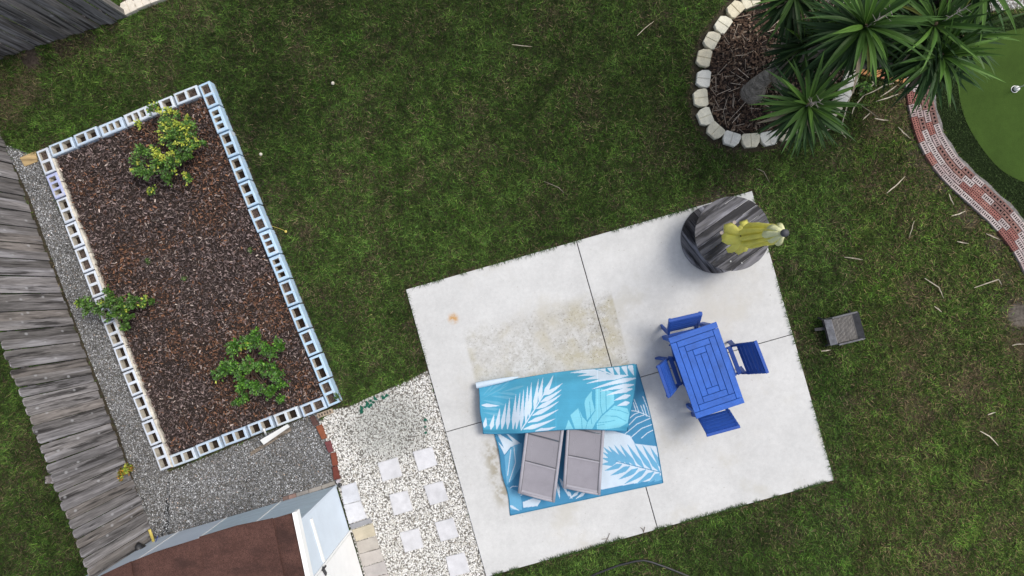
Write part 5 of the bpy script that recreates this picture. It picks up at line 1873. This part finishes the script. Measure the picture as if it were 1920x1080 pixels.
# ------------------------------------------------------------------ yucca
yuc = thing('yucca_tree', P(1405, 175), 'multi-headed yucca tree with dark sword leaves in the stone ring', 'yucca')
b0 = P(1412, 172)
YR = [
    (1512, 84, 1.15, 0.58, 26, 0.75), (1800, 70, 1.9, 0.66, 26, 1.05),  # px, py, z, leaf length, leaves, leaf tone
    (1514, 197, 1.75, 0.66, 40, 1.0), (1621, 50, 2.35, 0.78, 46, 1.1), (1752, 46, 2.25, 0.66, 36, 1.1), (1763, 104, 2.05, 0.72, 38, 1.15),
    (1490, -8, 1.55, 0.62, 28, 0.8), (1838, -40, 2.3, 0.80, 30, 1.1), (1570, 62, 1.45, 0.62, 26, 0.8), (1685, 70, 1.55, 0.66, 28, 0.85), (1680, -40, 2.0, 0.70, 24, 1.0)]
b = MB()
fork = P(1468, 118, 0.62)
b.tube([b0 + Vector((-0.03, -0.03, -0.02)), b0 + Vector((0, 0, 0.10)), P(1418, 160, 0.22), P(1440, 142, 0.40), fork], [0.20, 0.165, 0.125, 0.10, 0.09], 14)
for px, py, z, L, nl, tone in YR:
    c_ = P(px, py, z)
    start = fork.lerp(b0 + Vector((0, 0, 0.3)), 0.35) if px < 1530 and py > 100 else fork
    mid = start.lerp(c_, 0.55); mid.z = start.z + (c_.z - start.z) * 0.40
    th_ = 1.0 if z > 1.7 else 0.6
    b.tube([start - Vector((0, 0, 0.06)), mid, c_ - Vector((0, 0, 0.12))], [0.09 * th_, 0.075 * th_, 0.055 * th_], 10)
b.build('trunk', MT['bark'], yuc, smooth=True)


def leaf_me(kind, wid, droop, fold):
    """unit-length sword leaf along +x"""
    b = MB(); vs, fs = [], []
    ns = 7
    for i in range(ns + 1):
        t = i / ns
        w = wid * (0.50 + 1.25 * t - 0.75 * t) if t < 0.35 else wid
        w = wid * min(1.0, 0.55 + 1.3 * t) * (1 - max(0, (t - 0.45) / 0.55) ** 1.5)
        w = max(w, 0.001)
        x = t * (1 - 0.12 * droop * t)
        z = -droop * t ** 2.2
        vs += [(x, -w, z + fold * w), (x, 0, z), (x, w, z + fold * w)]
    for i in range(ns):
        q = i * 3
        fs += [(q, q + 3, q + 4, q + 1), (q + 1, q + 4, q + 5, q + 2)]
    b.add(vs, fs)
    return b


leafs = [leaf_me(0, 0.046, d_, 0.45).mesh('leaf', MT['yucca']) for d_ in (0.04, 0.14, 0.30, 0.5)]
mv, mf, mc = [], [], []
protos = [np.array(leaf_me(0, 0.042, d_, 0.4).v) for d_ in (0.2, 0.4)]
lf = np.array(leaf_me(0, 0.046, 0.2, 0.4).f)
for ri, (px, py, z, L, nl, tone) in enumerate(YR):
    c_ = P(px, py, z)
    b = MB(); b.tube([c_ - Vector((0, 0, 0.16)), c_ - Vector((0, 0, 0.02)), c_ + Vector((0, 0, 0.06))], [0.055, 0.05, 0.012], 8)
    ros = b.build('leaf_rosette', MT['stem'], yuc, smooth=True)
    tiltv = Matrix.Rotation(random.uniform(-.25, .25), 4, 'X') @ Matrix.Rotation(random.uniform(-.25, .25), 4, 'Y')
    loc = c_ - WL[yuc.name]
    WLr = WL[ros.name]
    for k in range(nl):
        f = (k + 0.5) / nl
        az = k * 2.39996 + random.uniform(-.22, .22)
        el = math.radians(72 - 88 * f ** 0.85 + random.uniform(-7, 7))
        ln = L * (0.72 + 0.36 * math.sin(math.pi * min(1, 0.25 + f * 0.75))) * random.uniform(0.85, 1.1)
        me = leafs[min(3, int(f * 3.2 + random.random() * 0.9))]
        Mx = Matrix.Translation(loc) @ tiltv @ Matrix.Rotation(az, 4, 'Z') @ Matrix.Rotation(-el, 4, 'Y') @ Matrix.Translation((0.03, 0, 0)) @ Matrix.Rotation(random.uniform(-.35, .35), 4, 'X') @ Matrix.Diagonal((ln, ln * random.uniform(0.75, 1.0), ln, 1))
        base = random.choice([(0.048, 0.105, 0.017), (0.038, 0.088, 0.015), (0.064, 0.132, 0.022), (0.031, 0.070, 0.014)])
        if f > 0.9 and random.random() < 0.25: base = (0.14, 0.15, 0.03)
        put('leaf', me, ros, Mx, tuple(q * tone for q in base))
    # skirt of older leaves, hanging below: too many to pick apart
    for k in range(125):
        az = random.uniform(0, 6.283)
        el = math.radians(random.uniform(-58, 26))
        ln = L * random.uniform(0.75, 1.05)
        dead = random.random() < 0.13 and el < -0.2
        Mx = Matrix.Translation(c_ - Vector((0, 0, random.uniform(0.03, 0.30)))) @ Matrix.Rotation(az, 4, 'Z') @ Matrix.Rotation(-el, 4, 'Y') @ Matrix.Rotation(random.uniform(-.5, .5), 4, 'X') @ Matrix.Diagonal((ln, ln * 0.9, ln, 1))
        A = np.array(Mx)
        pv_ = protos[random.randrange(2)]
        q = pv_ @ A[:3, :3].T + A[:3, 3]
        k0 = sum(len(a) for a in mv)
        mv.append(q); mf.append(lf + k0)
        col = np.array((0.34, 0.28, 0.20)) * random.uniform(0.5, 1.1) if dead else np.array((0.026, 0.062, 0.017)) * random.uniform(0.5, 1.35) * tone
        mc.append(np.tile(col, (len(q), 1)))
np_obj('lower_leaves', np.concatenate(mv), np.concatenate(mf), MT['yucca_mass'], np.concatenate(mc), parent=yuc, kind='stuff')
# dry flower stalks left in two of the heads
for (px, py, z, ex, ey) in ((1518, 195, 1.9, 1538, 190), (1632, 46, 2.5, 1672, 20), (1560, 12, 1.9, 1545, -4), (1775, 36, 2.4, 1810, 14)):
    p0 = P(px, py, z); p1 = P(ex, ey, z + 0.12)
    b = MB(); b.tube([p0 - Vector((0, 0, 0.12)), p0, p1], [0.008, 0.007, 0.003], 6)
    for k in range(16):
        t = random.random(); q = p0.lerp(p1, t)
        b.tube([q, q + Vector((random.uniform(-.09, .09), random.uniform(-.09, .09), random.uniform(0, .05)))], [0.004, 0.0015], 5)
    b.build('flower_stalk', MT['dry_leaf'], yuc, color=(0.30, 0.27, 0.25))

# ------------------------------------------------------------------ shrubs in the bed
def shrub(name, stem_px, lobes, label, leaf, seed, yellow=0.0, pal=((0.05, 0.115, 0.02), (0.035, 0.085, 0.016), (0.075, 0.15, 0.026)), cat='shrub'):
    r = np.random.default_rng(seed)
    s0 = P(*stem_px, 0.10)
    t = thing(name, s0, label, cat)
    C, D, colr = [], [], []
    stems = MB()
    for px, py, z, rad, cnt, yel in lobes:
        c_ = np.array(P(px, py, z))
        mid = s0.lerp(Vector(c_), 0.5) + Vector((0, 0, 0.04))
        stems.tube([s0, mid, Vector(c_)], [0.012, 0.008, 0.003], 5)
        # twigs with leaves round them
        nt = max(3, cnt // 14)
        for k in range(nt):
            dv_ = r.normal(0, 1, 3); dv_[2] = abs(dv_[2]) * 0.8 + 0.1; dv_ /= np.linalg.norm(dv_)
            L = rad * r.uniform(0.55, 1.15)
            e_ = c_ + dv_ * L
            stems.tube([Vector(c_), Vector(e_)], [0.004, 0.002], 4)
            m_ = 20
            tt = r.uniform(0.35, 1.05, m_)
            pos = c_ + dv_ * (L * tt)[:, None] + r.normal(0, 0.018, (m_, 3))
            C.append(pos); D.append(np.tile(dv_, (m_, 1)))
            base = np.array(pal)[r.integers(0, len(pal), m_)] * r.uniform(0.6, 1.4, (m_, 1))
            topn = np.clip((tt - 0.5) / 0.5, 0, 1) * np.clip(dv_[2] + 0.35, 0, 1)
            base = base * r.uniform(0.45, 1.3, (m_, 1))
            isy = r.random() < yel
            if isy:
                w_ = (topn > 0.25)
                yk = r.random((w_.sum(), 1)) ** 0.7
                base[w_] = (np.array((0.50, 0.52, 0.07)) * yk + np.array((0.16, 0.27, 0.03)) * (1 - yk)) * r.uniform(0.75, 1.2, (w_.sum(), 1))
            else:
                base = base * (1 + 0.5 * topn[:, None] * np.array((0.9, 0.7, 0.2)))
            colr.append(base)
    C = np.concatenate(C); D = np.concatenate(D); colr = np.concatenate(colr)
    n = len(C)
    an = r.uniform(0, 6.283, n)
    out = np.stack([np.cos(an), np.sin(an), r.uniform(-0.3, 0.5, n)], 1) + D * 0.6
    out /= np.linalg.norm(out, axis=1)[:, None]
    sd = np.cross(out, np.array((0, 0, 1.0))); sd /= np.linalg.norm(sd, axis=1)[:, None] + 1e-6
    up = np.cross(sd, out)
    l = leaf * r.uniform(0.7, 1.3, n)[:, None]
    w_ = l * 0.30
    V = np.stack([C, C + out * l * 0.5 - sd * w_ + up * w_ * 0.4, C + out * l, C + out * l * 0.5 + sd * w_ + up * w_ * 0.4], 1).reshape(-1, 3)
    F_ = (np.arange(n)[:, None, None] * 4 + np.array([(0, 1, 2), (0, 2, 3)])[None]).reshape(-1, 3)
    np_obj('foliage', V, F_, MT['leafy'], np.repeat(colr, 4, 0), parent=t, kind='stuff')
    stems.build('stem', MT['stem'], t)
    return t


shrub('golden_shrub', (345, 300), [(292, 207, .50, .10, 90, .75), (318, 214, .52, .12, 120, .35), (330, 232, .62, .18, 260, .55), (312, 240, .6, .14, 170, .6), (352, 262, .6, .17, 230, .4), (340, 250, .64, .16, 220, .6), (318, 258, .62, .16, 200, .5), (366, 240, .5, .12, 120, .25), (372, 270, .42, .12, 120, .25), (352, 222, .46, .06, 50, .7),
      (270, 288, .50, .15, 220, .15), (292, 290, .58, .14, 200, .7), (300, 305, .55, .15, 200, .35), (262, 312, .42, .13, 160, .2), (278, 322, .45, .12, 130, .05), (318, 318, .45, .15, 200, .1), (330, 300, .55, .16, 220, .2), (316, 336, .35, .10, 120, .05), (350, 332, .35, .08, 80, .25), (286, 357, .26, .055, 60, .6), (345, 285, .5, .14, 180, .15), (385, 270, .36, .06, 40, .5), (350, 298, .4, .09, 90, .1), (262, 232, .42, .05, 35, .7)],
      'golden variegated shrub at the top of the mulch bed', 0.041, 41, pal=((0.055, 0.135, 0.022), (0.040, 0.10, 0.018), (0.09, 0.19, 0.03)))
shrub('green_shrub', (228, 580), [(165, 572, .50, .13, 150, .12), (150, 566, .45, .06, 40, .3), (185, 574, .5, .13, 150, .08), (208, 560, .55, .14, 180, .1), (225, 572, .5, .14, 180, .05), (238, 590, .42, .13, 150, .03), (252, 566, .45, .12, 140, .1), (272, 566, .38, .08, 70, .12), (215, 588, .42, .12, 120, .03), (232, 606, .34, .08, 70, 0), (205, 545, .5, .07, 60, .35), (285, 564, .34, .04, 20, .2)],
      'bushy green shrub leaning out over the left block wall', 0.044, 42, pal=((0.045, 0.11, 0.018), (0.035, 0.085, 0.015), (0.07, 0.15, 0.022)))
shrub('green_shrub', (470, 690), [(438, 650, .42, .14, 170, .0), (460, 640, .5, .12, 140, .02), (482, 622, .5, .09, 90, .0), (480, 640, .5, .12, 130, .0), (505, 655, .45, .13, 150, .0), (525, 650, .36, .09, 80, .05), (522, 640, .36, .05, 30, .0), (425, 690, .38, .14, 170, .03), (408, 702, .32, .07, 60, .1), (448, 690, .5, .15, 200, .0), (470, 680, .56, .14, 180, .0), (500, 690, .5, .14, 180, .0), (525, 700, .42, .12, 140, .0), (455, 720, .42, .13, 150, .0), (480, 722, .46, .14, 180, .0), (505, 735, .4, .12, 140, .0), (525, 745, .3, .07, 60, .0), (460, 745, .33, .08, 70, .05), (445, 752, .25, .05, 40, 0), (530, 722, .4, .09, 90, 0)],
      'open green shrub in the lower part of the mulch bed', 0.045, 43, pal=((0.045, 0.130, 0.016), (0.034, 0.098, 0.014), (0.080, 0.190, 0.022)))
shrub('weed', (238, 884), [(240, 876, .14, .08, 100, .25), (230, 884, .2, .07, 80, .2), (224, 892, .26, .05, 50, 0), (220, 902, .26, .05, 50, 0)], 'yellow-green weed sprouting at the foot of the fence', 0.04, 44, pal=((0.13, 0.19, 0.02), (0.19, 0.18, 0.02), (0.26, 0.13, 0.02)), cat='weed')
shrub('weed', (640, 752), [(634, 741, .2, .05, 28, 0)], 'tiny weed growing in the corner block of the bed', 0.03, 45, cat='weed')
shrub('weed', (1612, 170), [(1612, 168, .05, .10, 120, 0), (1622, 162, .05, .08, 80, 0)], 'bright green weed clump beside the stone ring', 0.035, 46, pal=((0.07, 0.16, 0.02), (0.05, 0.12, 0.02)), cat='weed')
for i, (px, py) in enumerate(((278, 490), (348, 520), (470, 470))):
    shrub('seedling', (px, py), [(px, py, .13, .035, 14, 0)], ['tiny green seedling in the mulch near the left wall', 'tiny green seedling in the middle of the mulch', 'tiny green seedling in the mulch near the right wall'][i], 0.022, 50 + i, cat='seedling')

# ------------------------------------------------------------------ small things
def strip(name, pts, w, label, cat, group=None, col=(0.46, 0.40, 0.29), z=0.05, seed=0):
    """a dry strap leaf lying on the grass"""
    rr = random.Random(seed)
    tone_ = rr.uniform(0.75, 1.1)
    w3 = [P(x, y, z) for x, y in pts]
    fine_ = []
    for i in range(len(w3) - 1):
        for k in range(4):
            fine_.append(w3[i].lerp(w3[i + 1], k / 4))
    fine_.append(w3[-1])
    nseg = len(fine_)
    b = MB(); vs, fs = [], []
    for i, p in enumerate(fine_):
        t = (fine_[min(i + 1, nseg - 1)] - fine_[max(i - 1, 0)]).normalized()
        sd = Vector((-t.y, t.x, 0))
        f = i / (nseg - 1)
        ww = w * (0.35 + 0.65 * math.sin(math.pi * min(1, 0.15 + f * 0.8)))
        zz = Vector((0, 0, rr.uniform(-.006, .012)))
        vs += [p - sd * ww + zz + Vector((0, 0, 0.006)), p + zz, p + sd * ww + zz + Vector((0, 0, 0.006)), p + zz - Vector((0, 0, 0.006))]
    for i in range(nseg - 1):
        q = i * 4
        for k in range(4):
            fs.append((q + k, q + 4 + k, q + 4 + (k + 1) % 4, q + (k + 1) % 4))
    b.add(vs, fs)
    return tag(b.build(name, MT['dry_leaf'], color=tuple(c * tone_ for c in col)), label, cat, group)


z4 = lambda *p: [(1440 + x / 6.75, 100 + y / 6.75) for x, y in p]
z8 = lambda *p: [(1480 + x / 3.177, 520 + y / 3.177) for x, y in p]
z7 = lambda *p: [(1660 + x / 2.7, 140 + y / 2.7) for x, y in p]
DL = [(z4((1335, 395), (1140, 510)), 'short straight dry leaf just right of the ring opening'),
      (z4((1590, 380), (1480, 402), (1340, 480), (1200, 540)), 'longest curved pale dry leaf between the stone ring and the brick path'),
      (z4((1200, 545), (1085, 690), (1060, 770)), 'dry leaf continuing downwards from the end of the longest curved one'),
      (z4((1625, 410), (1530, 480), (1420, 550)), 'pale dry leaf lying nearest the orange bricks'),
      (z4((1650, 515), (1500, 570), (1365, 610)), 'straight pale dry leaf closest to the brick path bend'),
      (z4((1140, 370), (1095, 440), (1075, 510)), 'short upright dry leaf touching the bright weed clump'),
      (z4((1035, 560), (970, 780), (915, 960)), 'long thin dry leaf running down beside the lower yucca head'),
      (z4((890, 705), (830, 830), (810, 935)), 'curved tan dry leaf against the ring stones'),
      (z4((800, 955), (700, 990), (560, 1005)), 'pale dry leaf on the grass under the lower yucca head'),
      (z4((960, 895), (835, 940)), 'small dry leaf end below the lower yucca head'),
      (z4((1140, 630), (1290, 740), (1410, 820)), 'thin grey dry leaf slanting across the browned grass'),
      (z4((1350, 825), (1440, 842), (1520, 850)), 'thick white dry leaf at the end of the thin grey slanting one'),
      (z4((1285, 760), (1200, 840)), 'short dry leaf branching off the thin grey slanting one'),
      (z4((1310, 355), (1375, 415)), 'tiny tan dry leaf on the bare soil by the orange bricks'),
      (z4((1645, 935), (1720, 1010), (1800, 1080)), 'dark tipped dry leaf beside the upper brick path'),
      (z4((910, 960), (950, 1030), (990, 1080)), 'thin dry leaf in the grass below the yucca ring'),
      (z8((805, 5), (890, 60), (920, 125)), 'bent white dry leaf right of the grill and above the short thick piece'),
      (z8((862, 173), (885, 188), (908, 207)), 'short thick white dry leaf piece below the bent one'),
      (z8((1100, 62), (1245, 12), (1265, 45)), 'hooked white dry leaf near the right edge'),
      (z8((1180, 818), (1225, 803)), 'tiny white dry leaf on the brown right lawn'),
      (z8((1135, 915), (1190, 945), (1245, 1003)), 'bent tan dry leaf low on the right lawn'),
      (z8((1325, 405), (1360, 397), (1400, 398)), 'white dry leaf at the sandy patch on the right edge'),
      (z8((188, 440), (248, 432)), 'small white dry leaf just below the grill'),
      (z7((5, 600), (55, 560), (100, 515)), 'straight pale dry leaf alone in the green lawn left of the brick path'),
      (z7((145, 740), (120, 825)), 'faint upright dry leaf in the lawn above the grill'),
      (z7((320, 605), (345, 660)), 'thin dry leaf beside the sandy path edge'),
      (z7((335, 715), (370, 706), (405, 690)), 'white dry leaf on the grass beside the path bend'),
      (z7((362, 845), (420, 855)), 'short white dry leaf right of the middle lawn'),
      (z7((510, 805), (580, 835)), 'tan dry leaf on the sandy verge of the lower path'),
      ([(1195, 67), (1208, 54), (1226, 40)], 'tan straw on the lawn left of the stone ring'),
      ([(1418, 316), (1432, 322), (1442, 342)], 'thin curled straw above the spool'),
      ([(1583, 482), (1600, 484), (1617, 487)], 'pale dry leaf on the lawn right of the umbrella'),
      ([(1020, 340), (1048, 352), (1058, 362)], 'grey twig on the open lawn above the patio'),
      ([(960, 84), (998, 88)], 'thin pale straw at the top of the open lawn')]
for i, (pts, lab) in enumerate(DL):
    strip('dry_leaf', pts, 0.0085 if i not in (29, 30, 32, 33, 24, 10, 15) else 0.006, lab, 'dry leaf', 'dry yucca leaves scattered on the lawn', col=(0.50, 0.45, 0.36) if i not in (30, 32, 10) else (0.28, 0.25, 0.20), seed=i)

for i, (px, py, rad) in enumerate(((624, 156, 0.028), (489, 289, 0.026))):
    q = P(px, py, 0.05)
    b = MB(); b.lathe([(0.006, 0.0), (0.007, 0.045), (rad, 0.043), (rad * 0.95, 0.055), (rad * 0.6, 0.068), (0.004, 0.073)], 14, Matrix.Translation((q.x, q.y, 0)))
    tag(b.build('mushroom', MT['mushroom'], smooth=True), ['small white mushroom out in the upper lawn', 'small white mushroom on the lawn beside the block wall'][i], 'mushroom', 'mushrooms in the lawn')
b = MB()
q = P(536, 434, 0.05)
b.tube([P(510, 424, .05), P(528, 430, .06), q], 0.003, 5)
b.lathe([(0.003, 0.0), (0.022, 0.004), (0.018, 0.012), (0.004, 0.016)], 9, Matrix.Translation(q))
tag(b.build('fallen_flower', MT['yellow_pole']), 'yellow fallen flower on a thin stalk beside the block wall', 'flower')

# white board with a stake against the bed
brd = thing('garden_sign', P(515, 830), 'white board tipped over on a split wooden stake beside the block bed', 'sign')
zz = lambda x, y, z: P(460 + x / 6.75, 760 + y / 6.75, z)
b = MB()
q = [zz(185, 440, .24), zz(525, 242, .24), zz(556, 275, .20), zz(232, 500, .20)]
b.add([*q, *[p - Vector((0, 0, 0.03)) for p in q]], [(3, 2, 1, 0), (4, 5, 6, 7)] + [(i, (i + 1) % 4, 4 + (i + 1) % 4, 4 + i) for i in range(4)])
b.build('board', MT['white_plastic'], brd)
for o_ in (0, 26):
    b = MB(); b.bar(zz(70, 600 + o_, .03), zz(575, 285 + o_, .15), 0.022, 0.02); b.build('stake', MT['stake_wood'], brd)
b = MB(); b.tube([zz(262, 375, .22), zz(240, 320, .30), zz(232, 290, .31)], 0.016, 8); b.tube([zz(205, 330, .29), zz(250, 310, .29)], 0.012, 7); b.build('bracket', MT['white_plastic'], brd, smooth=True)
b = MB(); b.prism([P2(37, 296, .03), P2(66, 283, .03), P2(70, 303, .03), P2(46, 312, .03)], 0.0, 0.03)
tag(b.build('wood_offcut', MT['tan_wood']), 'tan board offcut lying between the fence and the bed corner', 'board')
b = MB(); q = P(81, 286, 0.08); b.lathe([(0.02, 0), (0.035, 0.02), (0.03, 0.05), (0.01, 0.06)], 8, Matrix.Translation((q.x, q.y, 0.10)))
tag(b.build('clay_shard', MT['brick'], color=(0.28, 0.10, 0.06)), 'piece of red clay inside the top left block', 'clay piece')

# things stuffed between shed and fence
b = MB(); b.tube([P(280, 993, .30), P(287, 1012, .22), P(294, 1040, .12)], 0.022, 10)
tag(b.build('yellow_pole', MT['yellow_pole'], smooth=True), 'yellow pole leaning between the fence and the shed', 'pole')
b = MB(); q = [P(256, 1021, .5), P(262, 1032, .45), P(272, 1040, .35), P(286, 1036, .2)]
b.tube(q, [0.05, 0.10, 0.13, 0.09], 10)
tag(b.build('black_bag', MT['black_plastic'], smooth=True), 'black bag slumped against the fence behind the shed', 'bag')
b = MB()
rr2 = random.Random(5)
for k in range(7):
    a0 = P(270 + rr2.uniform(-4, 8), 1030 + rr2.uniform(-8, 6), .35); a1 = P(290 + rr2.uniform(-6, 10), 1012 + rr2.uniform(-12, 16), .28); m_ = a0.lerp(a1, .5) + Vector((rr2.uniform(-.1, .1), rr2.uniform(-.1, .1), 0.05))
    b.tube([a0, m_, a1], 0.006, 5)
tag(b.build('blue_cord', MT['blue_cord'], smooth=True), 'tangle of blue cord around the yellow pole', 'cord')

# spigot at the shed corner
sg = thing('garden_spigot', P(634, 905), 'grey pipe stub with black cap at the shed corner', 'spigot')
b = MB(); q = P(633, 903, .1); b.lathe([(0.028, 0), (0.028, 0.10), (0.02, 0.12)], 12, Matrix.Translation((q.x, q.y, 0.0))); b.build('pipe', MT['paver'], sg, color=(0.45, 0.42, 0.45))
b = MB(); q = P(637, 910, .1); b.lathe([(0.01, 0.06), (0.03, 0.075), (0.028, 0.11), (0.008, 0.12)], 12, Matrix.Translation((q.x, q.y, 0.0))); b.build('cap', MT['black_plastic'], sg)

# black irrigation hose in the lower grass
b = MB()
hp = [(1085, 1092), (1120, 1075), (1160, 1060), (1190, 1052.5), (1207, 1050.5), (1222, 1054), (1250, 1064), (1285, 1078), (1330, 1096)]
b.tube([P(x, y, 0.045) for x, y in hp], 0.017, 8)
tag(b.build('garden_hose', MT['black_plastic'], smooth=True), 'black hose arching through the grass below the patio', 'hose')

# teal netting scraps by the white gravel
b = MB()
rr3 = random.Random(8)
for px, py in ((679, 766), (685, 762), (690, 757), (697, 752), (703, 748), (719, 744), (724, 741), (692, 762), (676, 772), (796, 788), (796, 797), (797, 812)):
    for k in range(3 if px < 790 else 1):
        q = P(px + rr3.uniform(-3, 3), py + rr3.uniform(-3, 3), 0.03 + rr3.uniform(0, .012))
        pts = []
        for j in range(6):
            a = j / 6 * 6.283 + rr3.uniform(-.4, .4)
            rad = rr3.uniform(0.010, 0.034)
            pts.append((q.x + math.cos(a) * rad, q.y + math.sin(a) * rad))
        b.prism(pts, q.z, q.z + 0.004)
tag(b.build('netting_scraps', MT['teal_scrap']), 'ragged teal plastic scraps along the gravel and lawn edge', 'plastic scraps', None, 'stuff')

# grass runners creeping onto the slab
b = MB()
for pts in ([(1208, 1001), (1205, 992), (1201, 989)], [(1207, 997), (1209, 988)], [(1135, 1020), (1140, 1008), (1143, 1000)], [(1138, 1010), (1128, 1011)], [(1110, 1026), (1106, 1022)], [(1283, 712), (1283, 709)]):
    b.tube([P(x, y, PATIO_Z + 0.012) for x, y in pts], 0.004, 5)
tag(b.build('grass_runner', MT['stem']), 'thin grass runners creeping onto the lower slab edge', 'runner', None, 'stuff')
